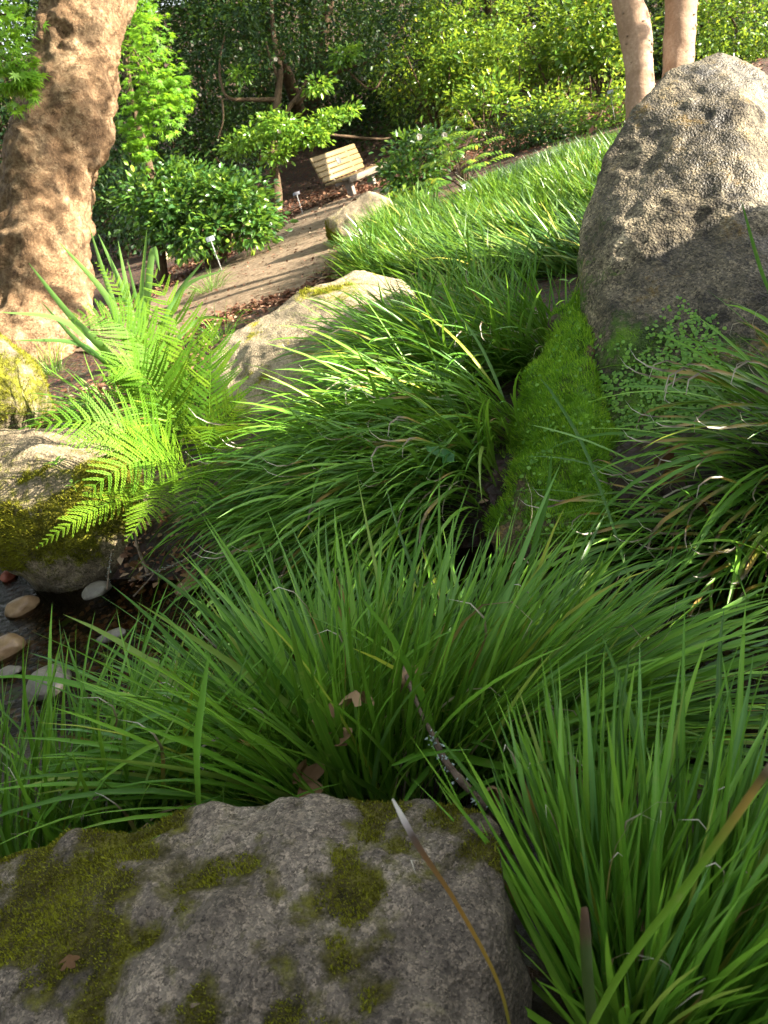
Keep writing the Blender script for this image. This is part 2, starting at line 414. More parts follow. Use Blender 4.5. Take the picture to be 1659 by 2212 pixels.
M['moss_tuft'] = leaf_mat('moss_tuft', [(0, (.045, .040, .006)), (.35, (.10, .092, .010)), (.7, (.18, .18, .012)), (1, (.28, .30, .02))], rough=.7, trans=.25, tcol=(.4, .4, .03), spec=.15, seg='')
M['moss_green'] = leaf_mat('moss_green', [(0, (.09, .21, .010)), (.6, (.20, .40, .020)), (1, (.34, .50, .04))], rough=.6, trans=.3, tcol=(.3, .6, .03), spec=.2, seg='')
M['dead_leaf'] = leaf_mat('fallen_leaf', [(0, (.09, .045, .018)), (.5, (.20, .11, .05)), (1, (.34, .23, .13))], rough=.7, trans=.12, tcol=(.3, .15, .06), spec=.2, seg='')
M['litter'] = leaf_mat('litter', [(0, (.06, .025, .015)), (.5, (.16, .07, .04)), (.85, (.28, .16, .10)), (1, (.42, .30, .20))], rough=.75, trans=.08, tcol=(.3, .12, .06), spec=.2, seg='')
M['pale_leaf'] = leaf_mat('pale_green_leaf', [(0, (.16, .32, .04)), (1, (.24, .42, .06))], rough=.45, trans=.3, seg='')
M['ivy'] = leaf_mat('ivy_leaf', [(0, (.04, .16, .045)), (1, (.06, .20, .06))], rough=.35, trans=.2, seg='')
M['rock_front'] = rock_mat('rock_front', (.048, .038, .029), (.145, .117, .090), (.28, .235, .185), grain=190, mosscol=((.062, .052, .010), (.15, .145, .014)), lichen=(.13, .11, .035), lich=.6, bump=.8, speck=.8)
M['rock_big'] = rock_mat('rock_big', (.034, .027, .018), (.125, .104, .068), (.26, .22, .15), grain=120, mosscol=((.07, .15, .012), (.14, .26, .02)), lichen=(.24, .14, .012), lich=.8, bump=1.0, speck=.95, stain=.85)
M['rock_tan'] = rock_mat('rock_tan', (.12, .095, .062), (.24, .195, .13), (.36, .30, .21), grain=140, mosscol=((.13, .13, .008), (.30, .27, .012)), bump=.7, lichen=(.30, .26, .02))
M['rock_moss'] = rock_mat('rock_moss', (.07, .055, .035), (.17, .135, .085), (.28, .23, .15), grain=120, mosscol=((.09, .09, .006), (.24, .24, .012)), lichen=(.22, .20, .02), bump=.8)
M['mound'] = rock_mat('rock_mound', (.04, .03, .02), (.08, .06, .03), (.12, .09, .05), grain=120, mosscol=((.08, .19, .010), (.15, .32, .016)), bump=.9)
M['stone'] = plain_mat('stream_stone', (.13, .075, .035), (.30, .20, .11), 16, .36, .5, detail=9)
M['stone_grey'] = plain_mat('grey_stone', (.09, .08, .065), (.21, .19, .155), 18, .4, .5, detail=9)
M['stone_red'] = plain_mat('red_stone', (.24, .06, .035), (.36, .11, .06), 14, .5, .2)
M['bark_big'] = bark_mat('plane_bark', ((.075, .042, .020), (.20, .122, .064), (.40, .285, .165)), 7, 1.0)
M['bark_smooth'] = bark_mat('smooth_bark', ((.17, .105, .062), (.26, .17, .11), (.36, .26, .18)), 5, .35, False)
M['bark_scar'] = plain_mat('bark_scar', (.10, .06, .035), (.30, .21, .14), 40, .9, .6)
M['bark_dark'] = bark_mat('camellia_bark', ((.045, .028, .015), (.085, .055, .030), (.14, .095, .055)), 14, .6, False)
M['twig'] = plain_mat('twig_bark', (.09, .06, .04), (.24, .18, .13), 60, .85, .6)
M['lichen'] = plain_mat('lichen', (.32, .42, .38), (.52, .62, .58), 80, .9, .6)
M['wood'] = plain_mat('bench_wood', (.11, .075, .026), (.18, .128, .05), 6, .6, .25, stretch=(1.2, 16, 16))
M['wood_grey'] = plain_mat('bench_weathered', (.085, .065, .042), (.15, .12, .085), 8, .7, .25, stretch=(1.2, 14, 14))
M['leg'] = plain_mat('bench_leg', (.10, .085, .07), (.20, .17, .14), 14, .8, .3)
M['plaque'] = plain_mat('plaque', (.03, .032, .032), (.06, .062, .06), 50, .6, .1)
M['plate'] = plain_mat('sign_plate', (.24, .27, .32), (.34, .38, .43), 30, .35, .05, metal=.2)
M['plate_back'] = plain_mat('sign_back', (.10, .10, .115), (.15, .15, .17), 40, .45, .05)
M['post'] = plain_mat('sign_post', (.30, .30, .29), (.45, .45, .44), 40, .5, .1, metal=.3)
M['ink'] = plain_mat('sign_print', (.10, .11, .14), (.16, .17, .20), 40, .6, .05)
M['petal'] = leaf_mat('petal', [(0, (.50, .44, .34)), (1, (.60, .55, .46))], rough=.5, trans=.3, tcol=(.9, .85, .7), seg='')
M['fruit'] = plain_mat('yellow_bud', (.55, .30, .02), (.70, .42, .03), 20, .5, .1)

# ground, path, water
def ground_mat():
    m, nt, out = nmat('soil'); N = NT(nt)
    pos = N.n('TexCoord').outputs['Object']
    a = N.noise(pos, 2.2, 6, .65); b = N.noise(pos, 28, 5, .7)
    v = N.n('TexVoronoi', ins={'Vector': pos, 'Scale': 34.0})
    col = N.ramp(N.math('ADD', N.math('MULTIPLY', a, .5), N.math('MULTIPLY', b, .5)), [(.36, (.030, .018, .011)), (.5, (.075, .042, .026)), (.64, (.13, .08, .05))])
    col = N.mix(.45, col, N.mix(1.0, col, v.outputs['Color'], 'OVERLAY'))
    pz = N.n('SeparateXYZ', ins={0: pos}).outputs[2]
    wet = N.n('MapRange', ins={0: pz, 1: .14, 2: .30, 3: 1.0, 4: 0.0}).outputs[0]
    col = N.mix(N.math('MULTIPLY', wet, .8), col, (.012, .009, .006))
    rg = N.math('SUBTRACT', .9, N.math('MULTIPLY', wet, .45))
    pb = N.n('BsdfPrincipled', ins={'Base Color': col, 'Roughness': rg, 'Specular IOR Level': .3, 'Normal': N.bump(N.math('ADD', b, v.outputs['Distance']), .8, .02)})
    nt.links.new(pb.outputs[0], out.inputs[0]); return m
M['soil'] = ground_mat()
M['path'] = plain_mat('path_gravel', (.10, .070, .044), (.26, .195, .13), 14, .95, 1.0, .15, detail=12)
def water_mat():
    m, nt, out = nmat('water'); N = NT(nt)
    pos = N.n('TexCoord').outputs['Object']
    mp = N.n('Mapping', ins={'Vector': pos, 'Rotation': (0, 0, -.5), 'Scale': (9, 26, 1)}).outputs[0]
    h = N.noise(mp, 1.6, 4, .6, .6)
    nb = N.bump(h, .35, .02)
    fr = N.n('Fresnel', ins={'IOR': 1.33, 'Normal': nb})
    tr = N.n('BsdfTransparent', ins={'Color': (.52, .45, .32, 1)})
    gl = N.n('BsdfGlossy', ins={'Color': (.45, .44, .42, 1), 'Roughness': .03, 'Normal': nb})
    mx = N.n('MixShader', ins={0: N.math('MINIMUM', N.math('MULTIPLY', fr.outputs[0], 1.0), 1.0), 1: tr.outputs[0], 2: gl.outputs[0]})
    nt.links.new(mx.outputs[0], out.inputs[0]); return m
M['water'] = water_mat()

# ------------------------------------------------------------------ setting
def axis(lo, hi, step, far_lo, far_hi):
    core = np.arange(lo, hi + step / 2, step); a = []; x = lo; s = step
    while x > far_lo: s *= 1.22; x -= s; a.append(x)
    b = []; x = hi; s = step
    while x < far_hi: s *= 1.22; x += s; b.append(x)
    return np.array(a[::-1] + list(core) + b)
gx = axis(-2.6, 3.0, .035, -90, 90); gy = axis(-.3, 5.0, .035, -60, 140)
XX, YY = np.meshgrid(gx, gy); ZZ = H(XX, YY)
nx, ny = len(gx), len(gy)
ii = (np.arange(ny - 1)[:, None] * nx + np.arange(nx - 1)[None]).reshape(-1)
gq = np.stack([ii, ii + 1, ii + nx + 1, ii + nx], -1)
g_ = place('ground', mesh_np('ground', np.stack([XX, YY, ZZ], -1).reshape(-1, 3), [gq], M['soil'], smooth=True)); g_['kind'] = 'structure'
# stream water
wx = np.linspace(-4.5, 3.2, 60); wy = np.linspace(-1.5, 5.0, 50); XX, YY = np.meshgrid(wx, wy)
sS, _a = stream_s(XX, YY)
ii = (np.arange(49)[:, None] * 60 + np.arange(59)[None]).reshape(-1)
keep = (np.abs(sS) < .72)[:-1, :-1].reshape(-1)
wq = np.stack([ii, ii + 1, ii + 61, ii + 60], -1)[keep]
w_ = place('stream_water', mesh_np('stream_water', np.stack([XX, YY, XX * 0], -1).reshape(-1, 3), [wq], M['water'])); w_['kind'] = 'structure'
# the gravel path
PL = spline([G(*q)[:2] for q in [(150, 760), (300, 660), (420, 590), (520, 545), (590, 495), (640, 460), (720, 432), (800, 412), (870, 395)]], 70)
PR = spline([G(*q)[:2] for q in [(330, 780), (450, 700), (580, 655), (690, 615), (735, 560), (765, 505), (810, 460), (845, 428), (900, 405)]], 70)
k = np.linspace(0, 1, 14)[None, :, None]
pw = PL[:, None] * (1 - k) + PR[:, None] * k
pz = H(pw[..., 0], pw[..., 1]) + .012 - .03 * (np.abs(np.linspace(-1, 1, 14)) ** 8)[None]
pv = np.concatenate([pw, pz[..., None]], -1).reshape(-1, 3)
ii = (np.arange(69)[:, None] * 14 + np.arange(13)[None]).reshape(-1)
p_ = place('path', mesh_np('path', pv, [np.stack([ii, ii + 1, ii + 15, ii + 14], -1)], M['path'], smooth=True)); p_['kind'] = 'structure'

# ------------------------------------------------------------------ boulders
def moss_tufts(V, F4, mossv, n, h, seed, name, mat, parent, thr=.5, w=.0016, up=.5):
    """short moss shoots on the mossy part of a rock (world coordinates)"""
    g = np.random.default_rng(seed)
    c = mossv[F4].mean(1); ok = np.where(c > thr)[0]
    if not len(ok): return
    a = V[F4[ok, 0]]; b = V[F4[ok, 1]]; d = V[F4[ok, 3]]
    ar = np.linalg.norm(np.cross(b - a, d - a), axis=1); nn = norm(np.cross(b - a, d - a))
    pk = g.choice(len(ok), n, p=ar / ar.sum()); u, v = g.random((n, 1)), g.random((n, 1))
    p = a[pk] + (b - a)[pk] * u + (d - a)[pk] * v
    hh = h * (.5 + g.random((n, 1))) * (.6 + .8 * np.clip(fbm(p * 30, 2, seed)[:, None] + .5, 0, 1))
    dr = norm(nn[pk] + g.normal(size=(n, 3)) * .5 + np.array([0, 0, up]))
    sd = norm(np.cross(dr, g.normal(size=(n, 3)))) * w * (.6 + .8 * g.random((n, 1)))
    VV = np.stack([p - sd - dr * h * .2, p + sd - dr * h * .2, p + dr * hh + sd * .4, p + dr * hh - sd * .4], 1).reshape(-1, 3)
    Q = (np.arange(n) * 4)[:, None] + np.arange(4)[None]
    r = np.clip(.5 + .55 * fbm(p * 11, 3, seed + 2) + .18 * g.normal(size=n), 0, .999)
    o = world_part(name, VV, [Q], mat, parent, {'rnd': np.repeat(r, 4)}); o['kind'] = 'stuff'
    return o

def boulder(name, pts, mat, label, voxel, amp, freq, seed, mossf=None, smooth=8, amp2=.006, freq2=25, wetz=None, cat='boulder', wetf=None):
    V, polys, Nn = hull_rock(pts, voxel, smooth, amp, freq, seed, amp2, freq2)
    base = np.array([V[:, 0].mean(), V[:, 1].mean(), V[:, 2].min()])
    ms = mossf(V, Nn) if mossf else np.zeros(len(V))
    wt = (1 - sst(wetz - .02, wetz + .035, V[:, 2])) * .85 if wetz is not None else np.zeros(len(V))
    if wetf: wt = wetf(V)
    o = world_thing(name, V, polys, mat, base, label, cat, attrs={'moss': ms, 'wet': wt}, smooth=True)
    return o, V, polys[0], ms

# foreground boulder
fr = [P(-60, 1868, .97), P(80, 1842, .96), P(250, 1798, .96), P(400, 1750, .965), P(600, 1722, .96), P(800, 1726, .94), P(1000, 1735, .90), P(1075, 1790, .86),
      P(1070, 1950, .80), P(1060, 2100, .76), P(1050, 2300, .70), P(1040, 2500, .66), P(-200, 2000, .92), P(-300, 2300, .8), P(0, 2150, .80), P(300, 1950, .835), P(600, 1930, .815), P(850, 1950, .80), P(500, 2200, .72), P(850, 2250, .70), P(300, 2500, .64), P(800, 2500, .63)]
fr = [np.array(p) for p in fr]
fr += [np.array([p[0] * 1.02 - .03, p[1] + .03, -.05]) for p in fr[:7]] + [np.array([-.9, .1, -.05]), np.array([-.16, .05, -.05]), np.array([-.12, .45, -.05]), np.array([-.9, .6, .1]), np.array([-.5, .0, .38])]
def fmoss(V, Nn):
    n = fbm(V * 4.5 + 3, 4, 21); hollow = fbm(V * 19, 3, 12); n2 = fbm(V * 40, 2, 25)
    left = sst(-.05, -.50, V[:, 0]) * .12 - .06 * sst(.0, .15, V[:, 0])
    return np.clip((.30 + n * .80 - hollow * .62 + n2 * .20 + left) * (Nn[:, 2] > .2), 0, 1)
o, V, F, ms = boulder('boulder', fr, M['rock_front'], 'large flat-topped dark grey boulder patched with olive moss beside the upright grass clumps', .0075, .030, 7, 3, fmoss, 6, .017, 19)
moss_tufts(V, F, ms, 60000, .0030, 5, 'moss', M['moss_tuft'], o, .55, .0007)
# tall boulder on the right
def Q(x, y, d): return P(x, y, d - .22 * min(1, max(0, (950 - y) / 700)) * (d < 3.2))
br = [Q(1253, 660, 2.75), Q(1254, 560, 2.78), Q(1256, 470, 2.82), Q(1300, 335, 2.86), Q(1365, 235, 2.9), Q(1445, 152, 2.95), Q(1560, 106, 3.0), Q(1640, 138, 3.0), Q(1710, 225, 2.95), Q(1800, 400, 2.8), Q(1880, 700, 2.6),
      Q(1262, 900, 2.42), Q(1330, 1000, 2.28), Q(1500, 1050, 2.2), Q(1750, 1050, 2.1), Q(1320, 760, 2.42), Q(1500, 800, 2.3), Q(1720, 780, 2.2), Q(1400, 520, 2.58), Q(1600, 480, 2.5), Q(1480, 250, 2.8), Q(1600, 220, 2.78), Q(1300, 600, 2.6), Q(1330, 430, 2.72),
      Q(1430, 260, 3.4), Q(1560, 150, 3.35), Q(1720, 330, 3.5), Q(1330, 620, 3.4), Q(1350, 400, 3.3)]
br = [np.array(p) for p in br]
br += [np.array([p[0], p[1], .0]) for p in br if p[2] < .5] + [np.array([1.1, 3.2, .0]), np.array([2.2, 3.3, .0]), np.array([2.3, 2.4, .0])]
def bmoss(V, Nn):
    n = fbm(V * 7, 4, 31)
    low = sst(.62, .20, V[:, 2]) * .55
    return np.clip(.16 + low + n * .55 - .3 * sst(1.0, 1.4, V[:, 0]), 0, 1)
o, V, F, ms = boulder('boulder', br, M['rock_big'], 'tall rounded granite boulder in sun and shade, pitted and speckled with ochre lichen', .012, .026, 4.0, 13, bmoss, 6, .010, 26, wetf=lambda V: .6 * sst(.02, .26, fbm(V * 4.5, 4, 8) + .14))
BIGV, BIGF = V, F
moss_tufts(V, F, ms, 9000, .006, 6, 'moss', M['moss_green'], o, .62, .0011)
# green moss mound at its foot
mr = [P(1250, 655, 2.74), P(1200, 720, 2.7), P(1140, 850, 2.6), P(1128, 940, 2.55), P(1062, 1080, 2.4), P(1072, 1170, 2.2), P(1200, 1200, 2.1), P(1330, 1150, 2.1), P(1270, 930, 2.28), P(1275, 800, 2.42), P(1190, 950, 2.38), P(1265, 720, 2.55), P(1290, 640, 2.9), P(1220, 900, 3.0), P(1350, 1050, 2.2)]
mr = [np.array(p) + np.array([0, 0, .03]) for p in mr]; mr += [np.array([p[0], p[1], -.02]) for p in mr]
o, V, F, ms = boulder('boulder', mr, M['mound'], 'sloping rock wholly covered in bright green moss against the tall granite boulder', .011, .045, 5, 17, lambda V, Nn: np.clip(.74 + .75 * fbm(V * 8, 3, 41), 0, 1), 4, .022, 18)
moss_tufts(V, F, ms, 52000, .014, 8, 'moss', M['moss_green'], o, .45, .0013, up=.8)
MNDV, MNDF = V, F
# boulder in the middle with the round shadow on it
cr = [P(448, 775, 3.75), P(470, 738, 3.8), P(560, 690, 3.85), P(650, 632, 3.9), P(770, 585, 4.0), P(870, 606, 4.0), P(895, 628, 4.0), P(930, 700, 3.9), P(455, 830, 3.7), P(500, 880, 3.45), P(620, 800, 3.4), P(750, 760, 3.35), P(880, 760, 3.4), P(600, 740, 3.55), P(760, 650, 3.65), P(860, 650, 3.7), P(650, 900, 3.3), P(850, 880, 3.3), P(650, 680, 4.4), P(850, 650, 4.4)]
cr = [np.array(p) for p in cr]; cr += [np.array([p[0], p[1], .05]) for p in cr]
def cmoss(V, Nn):
    return np.clip(.20 + .75 * fbm(V * 6, 4, 51) + .55 * sst(-.45, -.80, V[:, 0]), 0, 1)
o, V, F, ms = boulder('boulder', cr, M['rock_tan'], 'pale tan boulder with yellow moss along its edge, behind the grass beside the path', .014, .03, 4, 19, cmoss, 5, .008, 22)
moss_tufts(V, F, ms, 5000, .010, 9, 'moss', M['moss_tuft'], o, .56, .0018)
# mossy boulder standing in the stream
lr = [P(-20, 940, 3.05), P(60, 926, 3.05), P(160, 922, 3.1), P(260, 962, 3.05), P(305, 1050, 2.95), P(315, 1130, 2.85), P(280, 1190, 2.82), P(200, 1243, 2.82), P(120, 1250, 2.82), P(30, 1218, 2.80), P(-100, 1150, 2.8), P(-200, 1050, 2.9), P(100, 1000, 2.78), P(120, 1120, 2.66), P(220, 1080, 2.72), P(0, 1080, 2.7), P(60, 1180, 2.70), P(200, 1190, 2.72), P(-150, 950, 3.2), P(150, 930, 3.5), P(280, 1000, 3.4)]
lr = [np.array(p) for p in lr]; lr += [np.array([p[0] * .98, p[1] + .06, -.08]) for p in lr if p[2] < .25]
def lmoss(V, Nn):
    zz = (V[:, 2] - .06) / .3
    return np.clip(.12 + .62 * fbm(V * 5.2 + 1.5, 4, 61) + .52 * np.exp(-((zz - .62) / .38) ** 2) + .10 * (Nn[:, 2] > .1), 0, 1)
o, V, F, ms = boulder('boulder', lr, M['rock_moss'], 'brown boulder with thick yellow-green moss standing in the stream under the fern', .012, .03, 5, 23, lmoss, 5, .012, 22, wetz=.03)
moss_tufts(V, F, ms, 26000, .010, 11, 'moss', M['moss_tuft'], o, .52, .0016)
# smaller ones
c = P(-30, 860, 4.3); o, V, F, ms = boulder('boulder', blob_pts(c, (.34, .3, .30), 70, 3), M['rock_moss'], 'rock thick with sunlit yellow moss near the foot of the big trunk', .016, .03, 5, 29, lambda V, Nn: np.clip(.62 + .5 * fbm(V * 6, 3, 71), 0, 1))
moss_tufts(V, F, ms, 9000, .012, 12, 'moss', M['moss_tuft'], o, .5, .002)
c = G(790, 515); c = c + np.array([.02, .12, .12]); o, V, F, ms = boulder('boulder', blob_pts(c, (.36, .24, .25), 50, 5, .1), M['rock_tan'], 'low rock with dark moss at one end, at the path edge near the bench', .02, .04, 5, 33, lambda V, Nn: np.clip(.15 + .6 * fbm(V * 4, 3, 81) + .5 * sst(c[0] - .15, c[0] - .3, V[:, 0]), 0, 1))
moss_tufts(V, F, ms, 2500, .012, 13, 'moss', M['moss_tuft'], o, .5, .003)
c = G(350, 565); o, V, F, ms = boulder('rock', blob_pts(c + np.array([0, .05, .05]), (.17, .15, .14), 40, 7, .08), M['rock_tan'], 'small smooth brown rock lying where the path meets the low camellia', .015, .012, 5, 37, cat='rock')

# stones in the stream
def stone(x, y, rx, ry, mat, label, seed, hz=.35, grp=None):
    p = G(x, y); d = np.linalg.norm(p - CAMP) * .97; r = rx * d / FPX
    # G meets the stream bed; bring the stone up to the surface along the view
    dr = (p - CAMP) / np.linalg.norm(p - CAMP); p = CAMP + dr * ((0.008 - CAM_H) / dr[2])
    V, polys, Nn = hull_rock(blob_pts(p, (r, r * ry / rx * 1.15, r * hz * 1.5), 60, seed, .07), max(.003, r / 12), 6, r * .08, 12, seed, r * .02, 60)
    b = np.array([p[0], p[1], V[:, 2].min()])
    return world_thing('stone', V, polys, mat, b, label, 'stone', grp, smooth=True)
stone(46, 1312, 36, 25, M['stone'], 'smooth oval tan stone in the water in front of the mossy boulder', 1)
stone(12, 1402, 40, 30, M['stone'], 'wet rounded brown stone at the water margin beside the oval tan stone', 2)
stone(106, 1478, 44, 40, M['stone_grey'], 'round grey-brown stone half in the water by the upright grass blades', 3, .5)
stone(206, 1276, 32, 22, M['stone_grey'], 'pale angular stone at the foot of the mossy boulder', 4)
stone(406, 1268, 30, 20, M['stone'], 'tan stone among twigs under the overhanging fern', 5)
stone(242, 1374, 33, 14, M['stone_grey'], 'flat slate-grey stone lying in the shallow water', 6, .25)
stone(20, 1450, 26, 16, M['stone_grey'], 'flat dark stone partly under water below the wet brown stone', 7, .25)
stone(18, 1245, 16, 14, M['stone_red'], 'small brick-red stone beside the mossy boulder', 8, .6)
stone(272, 1500, 12, 9, M['stone'], 'little yellow pebble under water among the grass tips', 9, .4)
stone(330, 1490, 9, 7, M['stone_grey'], 'tiny white pebble under water near the yellow pebble', 10, .4)
stone(1290, 1545, 26, 14, M['stone_grey'], 'dark wet stone under the blades in the right branch of the stream', 11, .3)
stone(1480, 1690, 46, 26, M['stone'], 'broad brown stone in the dark water behind the near right clump', 12, .3)

def gravel(n, seed):
    g = np.random.default_rng(seed); al = g.random(n) * 1.5 - .1; s_ = np.clip(g.normal(size=n) * .22, -.42, .42)
    p = ST_A + al[:, None] * ST_D + s_[:, None] * ST_N; z = H(p[:, 0], p[:, 1]); r = .006 + .012 * g.random(n) ** 2
    O = np.array([[1, 0, 0], [.3, .9, 0], [-.8, .55, 0], [-.8, -.55, 0], [.3, -.9, 0], [.1, 0, .6], [0, 0, -.4]]); T = np.array([[0, 1, 5], [1, 2, 5], [2, 3, 5], [3, 4, 5], [4, 0, 5]])
    a = g.random(n) * 6.28; c_, s2 = np.cos(a)[:, None], np.sin(a)[:, None]; w1 = .7 + .5 * g.random((n, 1)); ox, oy = O[None, :, 0] * w1, O[None, :, 1]
    V = np.stack([p[:, :1] + (ox * c_ - oy * s2) * r[:, None], p[:, 1:] + (ox * s2 + oy * c_) * r[:, None], z[:, None] + O[None, :, 2] * r[:, None] + 0 * ox], -1)
    o = place('gravel', mesh_np('gravel', V.reshape(-1, 3), [(T[None] + (np.arange(n) * 7)[:, None, None]).reshape(-1, 3)], M['stone'], smooth=True)); tag(o, 'small brown gravel on the stream bed', 'gravel'); o['kind'] = 'stuff'
gravel(1500, 3)

# ------------------------------------------------------------------ grass blades
def blade_np(bend, nseg=9, curl=0.0, w0=.027, keel=.22, twist=0.0, seed=0):
    g = np.random.default_rng(seed)
    t = np.linspace(0, 1, nseg + 1); a = bend * t ** 1.4 + curl * np.clip((t - .72) / .28, 0, 1) ** 1.5
    ds = 1.0 / nseg; x = np.concatenate([[0], np.cumsum(np.sin((a[1:] + a[:-1]) / 2)) * ds]); z = np.concatenate([[0], np.cumsum(np.cos((a[1:] + a[:-1]) / 2)) * ds])
    y = .03 * np.sin(t * 2.6 + g.random() * 6) * t
    wd = w0 * np.minimum(1, .55 + 1.1 * t) * np.clip(1 - t ** 2.4, .0, 1) ** .8 + .0006
    if curl: wd = wd * (1 - .45 * sst(.7, .95, t))
    tw = twist * t
    sx, sy, sz = np.sin(tw) * np.cos(a), np.cos(tw), -np.sin(tw) * np.sin(a)
    C = np.stack([x, y, z], -1); S = np.stack([sx, sy, sz], -1); Nn = np.stack([np.cos(a), 0 * a, -np.sin(a)], -1)
    L = C + S * wd[:, None] / 2 - Nn * (wd * keel)[:, None]; R = C - S * wd[:, None] / 2 - Nn * (wd * keel)[:, None]
    V = np.stack([L, C, R], 1).reshape(-1, 3)
    i = np.arange(nseg)[:, None] * 3
    Q = np.concatenate([np.stack([i + 0, i + 1, i + 4, i + 3], -1).reshape(-1, 4), np.stack([i + 1, i + 2, i + 5, i + 4], -1).reshape(-1, 4)])
    return V, [Q], {'t': np.repeat(t, 3), 'rnd': np.zeros(len(V)), 'across': np.tile([0, .5, 1.0], len(t))}
BENDS = [.12, .35, .65, 1.0, 1.4, 1.9]
BL, BD, BS = [], [], []
for b_i, bd in enumerate(BENDS):
    for s_ in range(3):
        V, p, a = blade_np(bd, 9, 0, .027 * (1 + .15 * (s_ - 1)), .2, (s_ - 1) * .7, b_i * 7 + s_); BL.append(mesh_np('blade', V, p, M['blade'], a, True))
    V, p, a = blade_np(bd, 14, [2.4, -2.2, 3.4, -1.6, 2.8, 1.5][b_i], .026, .2, .9, 90 + b_i); BD.append(mesh_np('blade_dead_tip', V, p, M['blade_dead'], a, True))
    V, p, a = blade_np(bd + .8, 12, 2.6, .016, .3, 1.6, 120 + b_i); BS.append(mesh_np('dead_blade', V, p, M['straw'], a, True))

def clump(base, n, L, rad, label, lean=(0, 0), spread=.9, tilt0=.06, width=1.0, group=None, dead=.10, straw=.03, seed=1, mass=0, ell=(1, 1), bendk=1.0, wf=1.0, Lj=.25, minx=-9, miny=-9, xmin=-99, name='grass_clump'):
    """a clump: each blade is a part; more than 300 go into one mass of blades"""
    g = np.random.default_rng(seed)
    root = thing(name, label, 'grass', base, 0, group)
    MV = []
    for i in range(n + mass):
        r = math.sqrt(g.random()); th = g.random() * 2 * PI
        ox, oy = r * rad * math.cos(th) * ell[0], r * rad * math.sin(th) * ell[1]
        if base[0] + ox < xmin: ox = xmin - base[0] + abs(ox) * .3
        # the outer blades lean out, the whole clump leans with 'lean'
        vx, vy = math.cos(th) * r * spread + lean[0] + g.normal() * .16, math.sin(th) * r * spread + lean[1] + g.normal() * .16
        vx = max(vx, minx); vy = max(vy, miny)
        tl = math.hypot(vx, vy); az = math.atan2(vy, vx)
        tilt = min(1.25, tilt0 + tl * .75)
        bt = bendk * (.15 + tl * .9 + abs(g.normal()) * .28)
        k = int(np.argmin([abs(b - bt) for b in BENDS]))
        ln = L * (1 + Lj * g.normal()); ln = max(.35 * L, min(1.45 * L, ln))
        bz = float(H(base[0] + ox, base[1] + oy)) - base[2] - .012
        u = g.random()
        me = BD[k] if u < dead else (BS[k] if u < dead + straw else BL[k * 3 + g.integers(3)])
        if u < dead + straw and u >= dead: ln *= .8
        rot = (g.normal() * .18, tilt, az + g.normal() * .12); scl = (ln, ln * wf * (.55 + .75 * g.random()), ln)
        if i < n: place('blade', me, root, (ox, oy, bz), rot, scl)
        else:
            me = BL[k * 3 + g.integers(3)]
            v = np.empty(len(me.vertices) * 3, np.float32); me.vertices.foreach_get('co', v); v = v.reshape(-1, 3) * np.array(scl)
            R = np.array(Euler(rot).to_matrix()); MV.append((v @ R.T + np.array([ox, oy, bz]), g.random()))
    if MV:
        nseg = 9; i = np.arange(nseg)[:, None] * 3
        Q = np.concatenate([np.stack([i + 0, i + 1, i + 4, i + 3], -1).reshape(-1, 4), np.stack([i + 1, i + 2, i + 5, i + 4], -1).reshape(-1, 4)])
        kv = len(MV[0][0]); QQ = (Q[None] + (np.arange(len(MV)) * kv)[:, None, None]).reshape(-1, 4)
        t = np.tile(np.repeat(np.linspace(0, 1, nseg + 1), 3), len(MV)); r = np.repeat([x[1] for x in MV], kv)
        o = place('blade_mass', mesh_np('blade_mass', np.vstack([x[0] for x in MV]), [QQ], M['blade'], {'t': t, 'rnd': r, 'across': np.tile([0, .5, 1.0], len(t) // 3)}, True), root); o['kind'] = 'stuff'
    return root

def gp(x, y, d):
    p = P(x, y, d); return onground(p[0], p[1])

# clumps near the camera
C_FOUNT = clump(G(880, 1690), 300, .42, .15, 'large fountain-like green grass clump growing on the bank right behind the flat boulder', (.24, .14), .82, .04, dead=.08, straw=.05, seed=11, ell=(1.6, .8), bendk=.8, wf=.85, Lj=.2, mass=430, miny=-.12)
C_LEAF = clump(G(640, 1660), 260, .32, .13, 'grass clump with fallen brown leaves caught in it, beside the fountain-like clump', (-.16, .16), .85, .06, dead=.06, straw=.05, seed=12, ell=(1.3, .9), wf=.85, minx=-.45, mass=320, miny=-.12)
C_SWEEP = clump(G(1170, 1650), 290, .42, .13, 'grass clump sweeping sideways over the dark right branch of the stream', (.60, .16), .65, .10, dead=.10, straw=.05, seed=13, mass=280)
C_STIFF = clump(G(110, 1890), 290, .33, .15, 'stiff upright grass clump at the stream edge beside the mossy end of the flat boulder', (.38, .08), .30, .03, dead=.06, straw=.06, seed=14, bendk=.5, ell=(1.7, .7), mass=160, miny=-.12)
C_THIN = clump(G(400, 1830), 130, .29, .10, 'thin upright grass clump between the flat boulder and the stream', (.26, .10), .40, .03, dead=.06, straw=.02, seed=15, bendk=.6, ell=(1.5, .7), miny=-.12)
C_NEAR = clump(G(1290, 2260), 300, .30, .085, 'wide-bladed grass clump rising at the side of the flat boulder', (.22, .20), .32, .04, dead=.08, straw=.02, seed=16, bendk=.5, wf=.95, ell=(1.5, 1), minx=-.03, xmin=.045, mass=160)
C_OUT = clump(G(1570, 2240), 240, .32, .10, 'wide-bladed grass clump leaning away from the flat boulder, over the water', (.46, .16), .42, .08, dead=.07, straw=.02, seed=17, bendk=.6, wf=.95, ell=(1.3, 1), mass=160)
